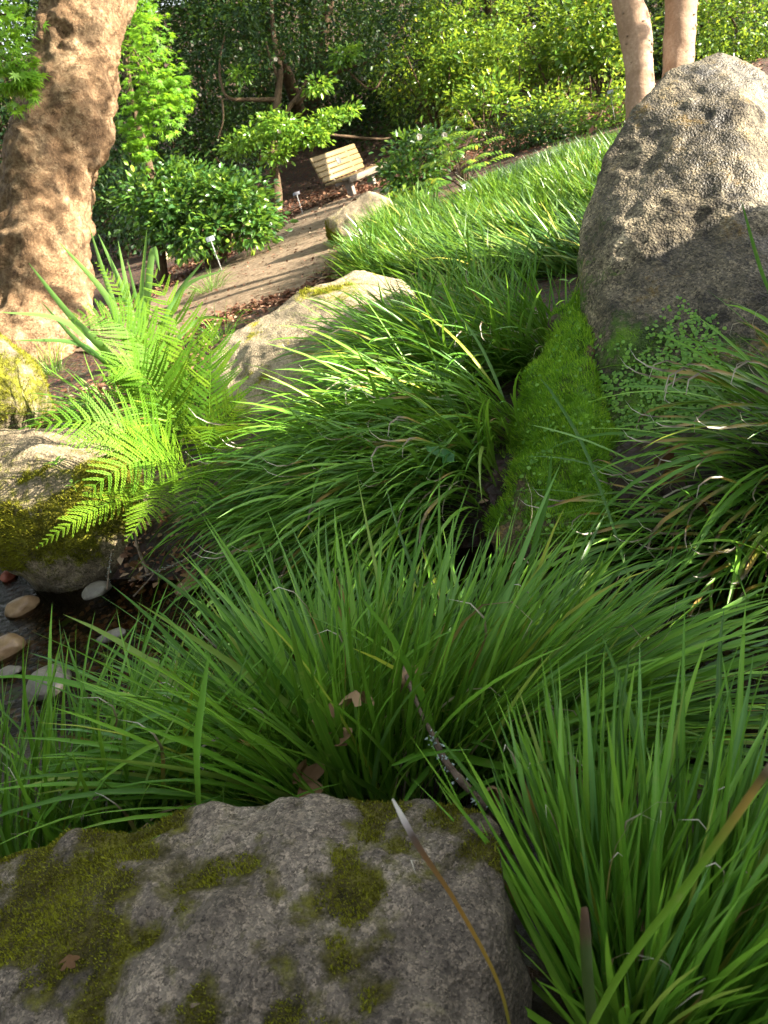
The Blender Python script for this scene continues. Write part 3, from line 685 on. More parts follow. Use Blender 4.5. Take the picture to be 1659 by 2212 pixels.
# clumps on the bank beside the tall boulder
C_WITH = clump(G(1700, 1080), 230, .38, .13, 'grass clump with many white withered tips hanging over the bank before the tall boulder', (-.62, -.34), .7, .34, dead=.30, straw=.05, seed=18, bendk=1.1)
clump(G(1790, 960), 190, .40, .13, 'grass clump arching at the foot of the tall boulder, above the withered one', (-.45, -.16), .8, .22, dead=.2, seed=19, bendk=1.1)
clump(G(1730, 1270), 200, .38, .13, 'grass clump drooping into the right branch of the stream', (-.45, -.40), .8, .35, dead=.12, seed=20, bendk=1.2)
C_LOW = clump(G(1470, 1200), 150, .36, .12, 'low grass clump below the moss-covered rock', (-.60, -.22), .6, .42, dead=.1, seed=21, bendk=1.0)
# the bank of combed-over grass in the middle
mid = [(770, 950, -.80, -.30, 270, .42, 'sunlit grass clump combed over toward the fern'), (850, 1060, -.90, -.34, 280, .42, 'grass clump hanging low over the stream beside the fern, below the ivy'),
       (880, 880, -.72, -.14, 250, .42, 'grass clump behind the single large ivy leaf'), (965, 980, -.75, -.34, 250, .40, 'dark grass clump around the small ivy leaves'),
       (950, 790, -.60, -.08, 230, .40, 'shaded grass clump growing against the pale tan boulder'), (1030, 880, -.75, -.16, 230, .38, 'shaded grass clump beside the moss-covered rock'),
       (1060, 740, -.45, .0, 220, .38, 'shaded upright grass clump behind the moss-covered rock'), (900, 730, -.26, .05, 120, .40, 'tall thin grass clump in front of the lit top of the pale tan boulder'),
       (1150, 720, -.50, .1, 200, .36, 'grass clump tucked between the moss-covered rock and the sunny lawn'), (700, 1100, -.85, -.36, 240, .38, 'grass clump drooping over the twigs at the water margin'),
       (1010, 660, -.3, .05, 200, .36, 'shaded grass clump at the near edge of the sunny lawn')]
for i, (x, y, lx, ly, n, L_, lab) in enumerate(mid):
    clump(G(x, y + 60), n, L_, .16, lab, (lx, ly), .5, .14, dead=.06, straw=.04, seed=40 + i, bendk=1.0, wf=.78, mass=190)
clump(G(390, 935), 230, .36, .15, 'dark fine grass clump lying behind the mossy stream boulder, under the fern', (-.85, -.05), .5, .25, dead=.02, seed=60, wf=.8)
clump(G(210, 915), 170, .32, .15, 'dark fine grass clump between the mossy stream boulder and the sunlit mossy rock', (-.6, -.05), .6, .2, dead=.02, seed=61, wf=.8)
clump(G(110, 810), 90, .26, .09, 'small grass tuft growing at the foot of the big trunk', (-.05, 0), .5, .05, dead=.0, seed=62, wf=.6)
clump(G(455, 630), 140, .20, .10, 'fine pale grass tuft standing on the path edge', (0, 0), .9, .05, dead=.0, seed=63, wf=.5)
clump(G(480, 735), 60, .24, .07, 'sparse grass tuft between the fern and the pale tan boulder', (.1, 0), .9, .05, dead=.0, seed=64, wf=.6)

# single blades that stand out near the camera
def lone_blade(root, pts, w, mat, label, n=18, tmap=None):
    c = spline(pts, n); T = norm(np.gradient(c, axis=0)); S = norm(np.cross(T, -FWD)); t = np.linspace(0, 1, n)
    wd = w * np.minimum(1, .5 + t * 1.2) * np.clip(1 - t ** 3, 0, 1) ** .7 + .0006
    if tmap: wd = w * np.interp(t, tmap[0], tmap[1])
    Nn = np.cross(S, T)
    V = np.stack([c + S * wd[:, None] / 2, c - Nn * wd[:, None] * .18, c - S * wd[:, None] / 2], 1).reshape(-1, 3)
    i = np.arange(n - 1)[:, None] * 3
    Q = np.concatenate([np.stack([i, i + 1, i + 4, i + 3], -1).reshape(-1, 4), np.stack([i + 1, i + 2, i + 5, i + 4], -1).reshape(-1, 4)])
    o = world_part('blade', V, [Q], mat, root, {'t': np.repeat(t, 3), 'rnd': np.full(len(V), .02)}, True); o['label'] = label; return o
lone_blade(C_NEAR, [P(1110, 2260, .74), P(1075, 2120, .70), P(985, 1950, .68), P(905, 1830, .67), P(848, 1726, .67)], .0050, M['stalk'], 'withered yellow-brown grass stalk with a white tip leaning over the flat boulder', tmap=([0, .6, .8, .9, 1], [.5, .8, 1.1, 1.1, .35]))
lone_blade(C_NEAR, [P(1180, 2420, .66), P(1330, 2120, .60), P(1500, 1890, .56), P(1640, 1690, .53), P(1700, 1600, .52)], .0066, M['blade_dead'], 'broad dark-tipped blade crossing in front of the near right clump', tmap=([0, .6, .8, 1], [.9, 1, .9, .3]))
lone_blade(C_NEAR, [P(1300, 2500, .68), P(1290, 2300, .66), P(1270, 2120, .65), P(1262, 1960, .65)], .0105, M['stump'], 'cut-off blade stump with a brown end standing up in the near right clump', tmap=([0, .9, 1], [1, .9, .55]))
lone_blade(C_FOUNT, [P(1255, 1690, 1.18), P(1060, 1650, 1.14), P(930, 1625, 1.12), P(843, 1655, 1.10)], .013, M['blade'], 'short wide blade curling over in front of the fountain-like clump')
lone_blade(C_FOUNT, [P(930, 1700, 1.20), P(930, 1560, 1.14), P(860, 1400, 1.10), P(780, 1290, 1.08)], .010, M['blade'], 'dark broad blade standing in front of the fountain-like clump')
lone_blade(C_LEAF, [P(560, 1640, 1.22), P(430, 1535, 1.18), P(330, 1545, 1.16), P(240, 1600, 1.14)], .009, M['blade'], 'long pale blade arching over the thin upright clump')
lone_blade(C_LEAF, [P(620, 1660, 1.22), P(430, 1600, 1.16), P(330, 1610, 1.14), P(210, 1690, 1.12)], .009, M['blade'], 'yellow-green blade arching low toward the stiff upright clump')
lone_blade(C_THIN, [P(430, 1760, 1.02), P(425, 1620, 1.0), P(438, 1500, .99), P(450, 1420, .99)], .0095, M['blade'], 'single straight dark blade rising from behind the flat boulder')
lone_blade(C_LOW, [P(1440, 1500, 1.55), P(1280, 1010, 2.0), P(1200, 860, 2.1), P(1165, 815, 2.12)], .009, M['blade'], 'blue-green blade slanting across the moss-covered rock')
lone_blade(C_FOUNT, [P(1120, 1400, 1.5), P(1150, 1200, 1.5), P(1180, 1080, 1.5), P(1192, 975, 1.5)], .011, M['blade'], 'tall upright blade against the moss-covered rock')
lone_blade(C_WITH, [P(1690, 690, 1.75), P(1650, 600, 1.75), P(1625, 520, 1.75), P(1602, 435, 1.75)], .009, M['blade'], 'pale blade rising across the sunlit tall boulder')

# the sunny lawn of long grass behind
def lawn(poly, n, L, mat, label, seed, wd=.0115, lean=(-.35, .0)):
    g = np.random.default_rng(seed); poly = np.asarray(poly)
    lo, hi = poly.min(0), poly.max(0); pts = g.random((n * 4, 2)) * (hi - lo) + lo
    ins = np.zeros(len(pts), bool); x, y = pts.T
    for (x1, y1), (x2, y2) in zip(poly, np.roll(poly, -1, 0)):
        c_ = ((y1 > y) != (y2 > y)) & (x < (x2 - x1) * (y - y1) / (y2 - y1 + 1e-12) + x1); ins ^= c_
    pts = pts[ins][:n]; n = len(pts); z = H(pts[:, 0], pts[:, 1])
    fl = np.stack([fbm(np.c_[pts * 1.9, 0 * z], 3, 5), fbm(np.c_[pts * 1.9 + 40, 0 * z], 3, 6)], -1)
    dv = fl * 1.1 + np.array(lean) + g.normal(size=(n, 2)) * .30
    tl = np.linalg.norm(dv, axis=1); az = np.arctan2(dv[:, 1], dv[:, 0])
    ln = L * (.65 + .6 * g.random(n)) * (1 + .3 * fbm(np.c_[pts * 2.7, 0 * z], 2, 8)); w_ = wd * (.7 + .6 * g.random(n))
    t = np.array([0, .3, .55, .78, 1.0]); a = (.12 + tl * .6)[:, None] + (.2 + tl * .9)[:, None] * t[None] ** 1.3
    r = np.cumsum(np.c_[np.zeros(n), np.sin((a[:, 1:] + a[:, :-1]) / 2) * np.diff(t)], 1) * ln[:, None]
    h = np.cumsum(np.c_[np.zeros(n), np.cos((a[:, 1:] + a[:, :-1]) / 2) * np.diff(t)], 1) * ln[:, None]
    C = np.stack([pts[:, :1] + r * np.cos(az)[:, None], pts[:, 1:] + r * np.sin(az)[:, None], z[:, None] + h - .01], -1)
    sa = az + PI / 2 + g.normal(size=n) * .7; S = np.stack([np.cos(sa), np.sin(sa), 0 * sa], -1)[:, None]
    pr = np.array([.8, 1, .95, .65, .04])[None, :, None] * w_[:, None, None] / 2
    V = np.stack([C + S * pr, C - S * pr], 2).reshape(-1, 3)
    i = np.arange(4) * 2; Q = np.stack([i, i + 1, i + 3, i + 2], -1)[None] + (np.arange(n) * 10)[:, None, None]
    at = {'t': np.tile(np.repeat(t * .6 + .4, 2), n), 'rnd': np.repeat(np.clip(.5 + .3 * fbm(np.c_[pts * 3, 0 * z], 2, 9) + .38 * g.normal(size=n), 0, .999), 10)}
    o = place('grass', mesh_np('grass', V, [Q.reshape(-1, 4)], mat, at, True)); tag(o, label, 'grass'); o['kind'] = 'stuff'
    return o
edge = [G(*q)[:2] for q in [(790, 640), (790, 585), (825, 515), (900, 495), (1000, 488), (1100, 458), (1200, 418), (1330, 388), (1500, 345)]]
lawn(edge + [np.array([4.2, 5.4]), np.array([3.2, 4.2]), np.array([1.4, 3.6])], 30000, .34, M['lawn'], 'sunlit mass of long green grass between the path and the tall boulder', 3)
back = [G(*q)[:2] for q in [(1010, 480), (1100, 450), (1200, 410), (1330, 380), (1460, 345), (1400, 318), (1330, 322), (1200, 350), (1100, 392), (1020, 432)]]
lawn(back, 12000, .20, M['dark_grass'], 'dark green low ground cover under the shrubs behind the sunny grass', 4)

# ------------------------------------------------------------------ fern
def frond(base, ctrl, tip, W, n, hint, seed):
    g = np.random.default_rng(seed)
    t = np.linspace(0, 1, 60); B = (1 - t)[:, None] ** 2 * base + 2 * (t * (1 - t))[:, None] * ctrl + t[:, None] ** 2 * tip
    T = norm(np.gradient(B, axis=0)); S = norm(np.cross(T, hint)); U = np.cross(S, T)
    VV, TT, k = [], [], 0; RN = []; rf = g.random()
    n = int(np.clip(np.linalg.norm(np.diff(B, axis=0), axis=1).sum() * .86 / (.175 * W), 12, 30))
    for i in range(n):
        s = .14 + .86 * (i + .5) / n; j = s * 59; a = int(j); f = j - a; b = min(a + 1, 59)
        p = B[a] * (1 - f) + B[b] * f; tt, ss, uu = T[a], S[a], U[a]
        prof = min(1, (s - .06) / .26) ** .8 * (1 - max(0, (s - .32)) / .685) ** .92
        l = W * max(prof, .03) * (1 + .07 * g.normal())
        for sd in (-1, 1):
            ang = .42 + .25 * s + .06 * g.normal()
            dr = norm(ss * sd * math.cos(ang) + tt * math.sin(ang) + uu * (.10 + .08 * g.normal()))
            q = np.cross(dr, uu); q = norm(q - dr * (q @ dr))
            m_ = max(5, int(l / .0085)); rn = np.clip(rf + .15 * g.normal(), 0, .99)
            for e in range(m_):
                u = (e + .3) / m_; c = p + dr * l * u + tt * l * .18 * u * u - uu * l * .16 * u * u
                pl = l * .118 * (1 - u) ** .6 * (1 if u > .08 else .6) + .0015; wd = l / m_ * .98
                for sg in (-1, 1):
                    d2 = q * sg * .88 + dr * .42
                    VV += [c - dr * wd, c + d2 * pl * .6 - dr * wd * .8, c + d2 * pl, c + d2 * pl * .5 + dr * wd * .8 + uu * .0006]
                    TT.append((k, k + 1, k + 2, k + 3)); k += 4; RN += [rn] * 4
            # tip of the pinna
            c = p + dr * l * .96 + tt * l * .17 - uu * l * .15
            VV += [c - q * .0012, c + q * .0012, c + dr * l * .06, c + dr * l * .05]; TT.append((k, k + 1, k + 2, k + 3)); k += 4; RN += [rn] * 4
    rv, rp = tube(B, .0022 * (1 - .8 * t), 5)
    V = np.vstack([np.array(VV), rv]); Q = [np.array(TT)] + [x + k for x in rp]
    by = {}
    for x in Q: by.setdefault(x.shape[1], []).append(x)
    return V, [np.vstack(x) for x in by.values()], {'rnd': np.r_[np.array(RN), np.full(len(rv), .2)]}
FB = G(440, 1040)
fern = thing('fern', 'bright yellow-green fern with lacy arching fronds beside the mossy stream boulder', 'fern', FB)
TOW = -FWD * 1.0 + np.array([0.15, 0, .45])          # fronds open to the light and the stream
fl = [  # tip x, y, depth ; control x, y, depth ; width
    (318, 572, 2.95, 430, 740, 2.95, .25), (145, 690, 2.85, 330, 620, 2.9, .20), (205, 565, 2.98, 330, 680, 3.0, .12), (462, 690, 2.95, 450, 830, 2.95, .19),
    (205, 830, 2.70, 320, 690, 2.82, .21), (530, 855, 2.8, 490, 870, 2.85, .15),
    (55, 925, 2.62, 290, 860, 2.62, .20), (180, 1072, 2.44, 330, 920, 2.48, .22), (75, 1187, 2.40, 270, 1030, 2.40, .13), (270, 1172, 2.24, 390, 1000, 2.33, .18),
    (402, 1138, 2.22, 470, 920, 2.34, .23), (445, 965, 2.3, 480, 850, 2.45, .17), (120, 965, 2.58, 300, 905, 2.6, .12), (500, 1085, 2.3, 510, 960, 2.4, .13)]
for i, (x, y, d, x2, y2, d2, W) in enumerate(fl):
    b = FB + np.array([rng.normal() * .03, rng.normal() * .03, .0])
    tip = P(x, y, d); ctrl = P(x2, y2, d2)
    V, pl_, at = frond(b, ctrl, tip, W * .95, 18 if W > .15 else 16, TOW + rng.normal(size=3) * .18, 200 + i)
    world_part('frond', V, pl_, M['fern'], fern, at)

# ------------------------------------------------------------------ iris
IB = G(300, 850)
iris = thing('iris_plant', 'iris plant with broad blue-green sword leaves fanned out behind the fern', 'plant', IB)
il = [(125, 520, 230, 640, .042), (192, 488, 240, 640, .04), (212, 505, 270, 640, .036), (318, 490, 305, 640, .040), (345, 585, 330, 540, .045), (62, 568, 150, 680, .040), (0, 674, 130, 690, .038), (30, 735, 160, 740, .030), (442, 560, 380, 640, .03), (485, 583, 400, 620, .032), (88, 650, 170, 740, .034), (255, 520, 280, 660, .034), (275, 560, 300, 680, .03), (500, 690, 430, 690, .022)]
def sword(c, w, hint):
    n = len(c); T = norm(np.gradient(c, axis=0)); S = norm(np.cross(T, hint)); t = np.linspace(0, 1, n)
    wd = (w * np.minimum(1, .6 + t) * np.clip(1 - t ** 2.6, 0, 1) ** .85 + .001)[:, None]; Nn = np.cross(S, T)
    V = np.stack([c + S * wd / 2, c + Nn * wd * .12, c - S * wd / 2], 1).reshape(-1, 3); i = np.arange(n - 1)[:, None] * 3
    Q = np.concatenate([np.stack([i, i + 1, i + 4, i + 3], -1).reshape(-1, 4), np.stack([i + 1, i + 2, i + 5, i + 4], -1).reshape(-1, 4)])
    return V, [Q], {'t': np.repeat(t, 3), 'rnd': np.full(len(V), .0)}
for i, (x, y, x2, y2, w_) in enumerate(il):
    d = 3.6 + .25 * math.sin(i * 2.1); b = IB + np.array([rng.normal() * .07, rng.normal() * .05, -.01])
    V, q, at = sword(spline([b, P((x2 + 300) / 2, (y2 + 830) / 2, d + .05), P(x2, y2, d), P(x, y, d - .05)], 16), w_, -FWD + rng.normal(size=3) * .35)
    world_part('leaf', V, q, M['iris'], iris, at, True)

# ------------------------------------------------------------------ ivy and small leafy plants
def ivy_leaf(r):
    th = np.linspace(0, 2 * PI, 24, endpoint=False); rad = r * (.72 + .26 * np.abs(np.cos(2.5 * th))) * (1 - .3 * (np.abs(th - PI) < .3))
    V = np.c_[rad * np.cos(th), rad * np.sin(th), .10 * r * np.cos(3 * th)]; V = np.vstack([[-.3 * r, 0, -.06 * r], V])
    return V, [np.stack([np.zeros(24, int), 1 + np.arange(24), 1 + (np.arange(24) + 1) % 24], -1)]
def ivy(label, base, lst):
    r = thing('ivy', label, 'ivy', base)
    for (x, y, d, rr, rot) in lst:
        V, q = ivy_leaf(rr); R = np.array(Euler(rot).to_matrix()); c = P(x, y, d)
        lf = world_part('leaf', V @ R.T + c, q, M['ivy'], r, {'t': np.ones(len(V)), 'rnd': np.full(len(V), rng.random())}, True)
        sv, sq = tube(spline([base, (base + c) / 2 + np.array([0, 0, .05]), c - np.array([0, 0, .004])], 10), .0016, 5)
        world_part('stem', sv, sq, M['ivy'], lf)
b = gp(860, 980, 2.62); ivy('single large green ivy leaf resting on the combed-over grass', b, [(832, 872, 2.20, .050, (.55, .1, 2.6))])
b = gp(960, 1040, 2.55); ivy('three dark veined ivy leaves low in the shaded grass', b, [(940, 975, 2.14, .034, (.7, .2, 1.2)), (925, 1018, 2.10, .036, (.6, -.2, 3.0)), (965, 985, 2.16, .026, (.7, 0, .2))])
def sprig(label, base, pts, name='seedling'):
    r = thing(name, label, 'plant', base)
    V, q = tube([base, base + np.array([0, 0, .03])], .0012, 5); world_part('stem', V, q, M['pale_leaf'], r)
    for i in range(pts[0]):
        a = 2 * PI * i / pts[0] + .3; d = np.array([[math.cos(a), math.sin(a), .35]])
        V, q, at = leaf_cloud(base[None] + np.array([0, 0, .025 + .008 * (i % 2)]), d, np.array([[0, 0, 1.0]]), [pts[1]], [pts[1] * .42], np.array([.5]), hi=True)
        world_part('leaf', V, q, M['pale_leaf'], r, at)
sprig('small bright seedling rooted on the mossy stream boulder', P(132, 1018, 2.735), (6, .045))
sprig('tiny seedling at the stream boulder edge above its yellow moss', P(165, 1062, 2.70), (4, .03))
sprig('young pale seedling by the twigs in the middle of the stream', P(450, 1335, 1.95), (3, .05))
sprig('two-leaved sprout at the top of the green moss slope', P(1232, 628, 2.72), (3, .04))

# creeping plant on the tall boulder
def surf_pick(V, F, fn, n, seed):
    g = np.random.default_rng(seed); c = V[F].mean(1); a, b, d = V[F[:, 0]], V[F[:, 1]], V[F[:, 3]]
    nn = norm(np.cross(b - a, d - a)); wgt = np.maximum(fn(c, nn), 0) * np.linalg.norm(np.cross(b - a, d - a), axis=1)
    pk = g.choice(len(F), n, p=wgt / wgt.sum()); u, v = g.random((n, 1)), g.random((n, 1))
    return a[pk] + (b - a)[pk] * u + (d - a)[pk] * v, nn[pk]
def cfn(c, nn):
    q = c - CAMP; d = q @ FWD; x = CX + FPX * (q @ RGT) / d; y = CY - FPX * (q @ UPV) / d
    n = fbm(c * 9, 4, 77)
    top = 690 + 60 * np.sin(x * .02) + 50 * n
    return ((x > 1245) & (x < 1560) & (y > top) & (y < 960) & (nn @ FWD < .1) & (n > -.18)) * (.2 + sst(top, top + 120, y))
p, nn = surf_pick(BIGV, BIGF, cfn, 2000, 31)
p2, nn2 = surf_pick(MNDV, MNDF, lambda c, n_: (.15 + (fbm(c * 8, 3, 5) > .05)) * (n_ @ FWD < .2) * (c[:, 2] > .05), 380, 33)
p, nn = np.vstack([p, p2 + nn2 * .008]), np.vstack([nn, nn2])
D_ = norm(np.cross(nn, rnd_unit(len(p)))); L_ = .011 * (.7 + .6 * rng.random(len(p)))
V, q, at = leaf_cloud(p + nn * (.006 + .006 * rng.random((len(p), 1))), D_, norm(nn + rnd_unit(len(p)) * .35), L_, L_ * .95, rng.random(len(p)), fold=.05, hi=True)
o = world_thing('creeping_plant', V, q, M['creeper'], p[np.argmin(p[:, 2])], 'creeping mat of tiny round green leaves spreading over the shaded foot of the tall boulder', 'plant', attrs=at); o['kind'] = 'stuff'

# ------------------------------------------------------------------ fallen leaves and twigs
def lobed(r, lobes=5, seed=0, cup=.25):
    g = np.random.default_rng(seed); V = [[0, 0, 0]]; n = lobes * 6; R = (.35, .7, 1.0)
    for ri in R:
        for i in range(n):
            th = -2.7 + 5.4 * i / (n - 1); k = abs(math.cos(th * lobes / 2))
            rad = r * ri * (1 - ri * (1 - (.62 + .38 * k ** 1.2)) * 1.0) * (1 - .2 * abs(th) / 2.7)
            V.append([rad * math.cos(th), rad * math.sin(th), 0])
    V = np.array(V); q = np.hypot(V[:, 0], V[:, 1])
    V[:, 2] = cup * (q ** 2 / r * 1.2 * np.sign(g.normal()) + r * .55 * fbm(V / r * 2.2 + seed * 3.1, 3, seed)) + .012 * r * g.normal(size=len(V))
    V[:, 1] *= 1 - .35 * cup * (q / r)
    T = [[0, i, i + 1] for i in range(1, n)]; Q = [[1 + a * n + i, 1 + (a + 1) * n + i, 2 + (a + 1) * n + i, 2 + a * n + i] for a in range(2) for i in range(n - 1)]
    return V, [np.array(T), np.array(Q)]
def fallen(x, y, d, r, label, rot, mat='dead_leaf', seed=0, lobes=5, cup=.3, name='fallen_leaf', grp=None):
    V, q = lobed(r, lobes, seed, cup); R = np.array(Euler(rot).to_matrix()); c = P(x, y, d)
    g = np.random.default_rng(seed)
    tag(place(name, mesh_np(name, V @ R.T, q, M[mat], {'rnd': np.full(len(V), g.random()), 't': np.ones(len(V))}, True), None, c), label, 'leaf', grp)
fallen(310, 1228, 2.75, .065, 'curled reddish-brown leaf at the foot of the mossy stream boulder', (1.0, .2, .5), seed=3)
fallen(775, 1490, 1.16, .036, 'pale pinkish dead leaf caught high between the two largest clumps', (.7, .2, 2.2), seed=4, cup=.7)
fallen(870, 1465, 1.18, .030, 'crumpled tan dead leaf held by blades beside the lichened twig', (.8, -.3, .3), seed=5, cup=.8)
fallen(690, 1600, 1.12, .05, 'large brown dead leaf hanging upright in the grass behind the flat boulder', (1.1, .1, 1.7), seed=6, cup=.7)
fallen(650, 1690, 1.19, .04, 'dark brown dead leaf at the base of the grass behind the flat boulder', (1.1, .2, .9), seed=7, cup=.6)
fallen(1072, 1705, 1.12, .042, 'brown lobed leaf standing between the flat boulder and the near right clump', (1.1, .3, 2.5), seed=8, cup=.5)
fallen(1390, 2010, .84, .045, 'brown leaf deep among the wide blades of the near right clump', (1.0, .2, .6), seed=9, cup=.5)
fallen(1320, 2130, .82, .036, 'dull brown leaf low down in the near right clump', (.9, -.3, 2.4), seed=10, cup=.6)
fallen(1440, 1010, 2.02, .06, 'dead brown leaf under the withered blades at the foot of the tall boulder', (1.0, .1, .3), seed=11)
fallen(1520, 1090, 1.90, .06, 'dead brown leaf on the bank beneath the arching clump', (1.0, .3, 1.3), seed=12)
fallen(405, 1248, 2.40, .03, 'orange scrap of leaf on the tan stone among the twigs', (.5, .2, .3), seed=14)
fallen(500, 1185, 2.6, .05, 'brown leaf lying under the drooping grass by the water', (.6, .1, .8), seed=15)
fallen(145, 2075, .79, .012, 'tiny crisp tan leaf lying on the moss of the flat boulder', (.1, .2, .5), seed=16)
for i, (x, y) in enumerate([(200, 1395), (250, 1330), (150, 1345), (110, 1395), (230, 1425), (60, 1270), (305, 1420), (330, 1400), (180, 1520), (520, 1420), (40, 1500), (395, 1520)]):
    p = G(x, y); mt = ['pale_leaf', 'dead_leaf', 'maple', 'dead_leaf'][i % 4]
    V, q = lobed(.035 + .012 * rng.random(), 5, 60 + i, .08)
    tag(place('sunken_leaf', mesh_np('sunken_leaf', V, q, M[mt], {'rnd': np.full(len(V), rng.random()), 't': np.ones(len(V))}), None, p + np.array([0, 0, .012]), (.1 * rng.normal(), .1 * rng.normal(), rng.random() * 6)),
        ['yellow-green leaf lying on the stream bed under the water', 'brown leaf lying on the stream bed under the water', 'bright green leaf lying on the stream bed under the water', 'brown leaf lying on the stream bed under the water'][i % 4], 'leaf', 'leaves under the stream water')
def twig(pts, r, label, lich=None, seed=0, name='twig'):
    c = spline(pts, 26); V, q = tube(c, np.linspace(r, r * .45, 26), 7, r * .5, seed, fr=60)
    root = thing(name, label, 'twig', c[0]); stem_ = world_part('stem', V, q, M['twig'], root, smooth=True)
    if lich:
        g = np.random.default_rng(seed); P_ = []
        for k in range(60):
            i = g.integers(int(26 * lich[0]), int(26 * lich[1])); cc = c[i] + g.normal(size=3) * r * .75
            bb = blob_pts(cc, np.array([1, 1, .6]) * r * (.25 + .4 * g.random()), 9, k, .2)
            bm = bmesh.new(); [bm.verts.new(v) for v in bb]; bmesh.ops.convex_hull(bm, input=bm.verts[:]); bm.verts.index_update(); bm.verts.ensure_lookup_table()
            P_.append((np.array([v.co for v in bm.verts]), [np.array([[v.index for v in f.verts] for f in bm.faces])])); bm.free()
        V, q = joinvp(P_); world_part('lichen', V, q, M['lichen'], stem_)
twig([P(1050, 1745, 1.10), P(1000, 1690, 1.10), P(960, 1640, 1.12), P(930, 1580, 1.13), P(905, 1530, 1.15), P(865, 1430, 1.2)], .0062, 'crooked twig with pale blue-green lichen in the fountain-like clump', (.05, .6), 3)
twig([G(260, 1262), G(330, 1250) + [0, 0, .02], G(400, 1235) + [0, 0, .04], G(520, 1180) + [0, 0, .05]], .005, 'long bare twig lying along the water margin under the fern', (.3, .7), 4)
twig([G(255, 1320) + [0, 0, .09], G(262, 1280) + [0, 0, .1], G(268, 1240) + [0, 0, .1]], .004, 'short lichened twig standing out of the water', (.2, .9), 5)
twig([G(310, 1330) + [0, 0, .08], G(345, 1300) + [0, 0, .09], G(370, 1270) + [0, 0, .09]], .003, 'thin straight twig in the black water beside the tan stone', None, 6)
twig([G(335, 1270) + [0, 0, .06], G(320, 1220) + [0, 0, .1], G(338, 1180) + [0, 0, .12]], .006, 'stubby forked twig beside the curled reddish leaf', None, 7)
twig([G(250, 1545) + [0, 0, .07], G(340, 1495) + [0, 0, .08], G(470, 1480) + [0, 0, .08]], .0018, 'very thin twig floating among the grass tips in the shallow water', None, 8)
twig([P(385, 2190, .735), P(440, 2165, .735), P(490, 2150, .74)], .0035, 'short grey twig lying on the moss of the flat boulder', None, 9)

# leaf litter on the soil
def litter(n, fn, L, mat, label, seed, name='leaf_litter'):
    g = np.random.default_rng(seed); p = fn(g, n); n = len(p)
    z = H(p[:, 0], p[:, 1]) + .012 + .012 * g.random(n)
    C = np.c_[p, z]; D = np.c_[g.normal(size=(n, 2)), .25 * g.normal(size=n)]; Nn = np.c_[.35 * g.normal(size=(n, 2)), np.ones(n)]
    l = L * (.5 + g.random(n)); V, q, at = leaf_cloud(C, D, Nn, l, l * .6, g.random(n), .15)
    o = place(name, mesh_np(name, V, q, mat, at)); tag(o, label, 'leaf litter'); o['kind'] = 'stuff'
def bank_l(g, n):
    i = g.integers(0, 70, n); off = np.abs(g.normal(size=n)) * .55; q = PL[i]; T = norm(np.gradient(PL, axis=0))[i]
    return q + np.c_[-T[:, 1], T[:, 0]] * (off - .10)[:, None] + g.normal(size=(n, 2)) * .05
def bank_r(g, n):
    i = g.integers(0, 70, n); off = np.abs(g.normal(size=n)) * .22; q = PR[i]; T = norm(np.gradient(PR, axis=0))[i]
    return q + np.c_[T[:, 1], -T[:, 0]] * (off - .10)[:, None] + g.normal(size=(n, 2)) * .04
litter(5000, bank_l, .055, M['litter'], 'reddish fallen leaves scattered along the shrub side of the path', 1)
litter(2600, bank_r, .045, M['litter'], 'reddish fallen leaves scattered along the grass side of the path', 2)
def on_path(g, n):
    i = g.integers(0, 70, n); k = g.random((n, 1)); return PL[i] * (1 - k) + PR[i] * k + g.normal(size=(n, 2)) * .03
litter(1500, on_path, .03, M['litter'], 'small dry leaf scraps scattered over the gravel path', 7)
litter(2500, lambda g, n: np.c_[g.normal(size=n) * 1.6 + .5, g.normal(size=n) * 1.6 + 15.2], .07, M['litter'], 'dark brown leaf litter on the bank around the bench', 3)
litter(2600, lambda g, n: np.c_[g.normal(size=n) * 1.4 + 4.2, g.normal(size=n) * .9 + 12.0], .08, M['litter'], 'reddish leaf litter under the sunlit shrubs', 8)
litter(2600, lambda g, n: np.c_[g.normal(size=n) * .5 - .9, g.normal(size=n) * .5 + 4.2], .045, M['litter'], 'brown leaf litter between the fern and the big trunk', 4)
def bed(g, n):
    al = g.random(n) * 2.6 + .05; s = g.normal(size=n) * .2
    return ST_A + al[:, None] * ST_D + s[:, None] * ST_N
litter(900, bed, .03, M['litter'], 'dark rotting leaf scraps on the stream bed', 5)
litter(700, lambda g, n: ST_A + (g.random(n) * .8 + .35)[:, None] * ST_D + (.30 + .13 * g.normal(size=n))[:, None] * ST_N, .03, M['litter'], 'dark rotting leaves and debris heaped along the water margin under the fern', 6)

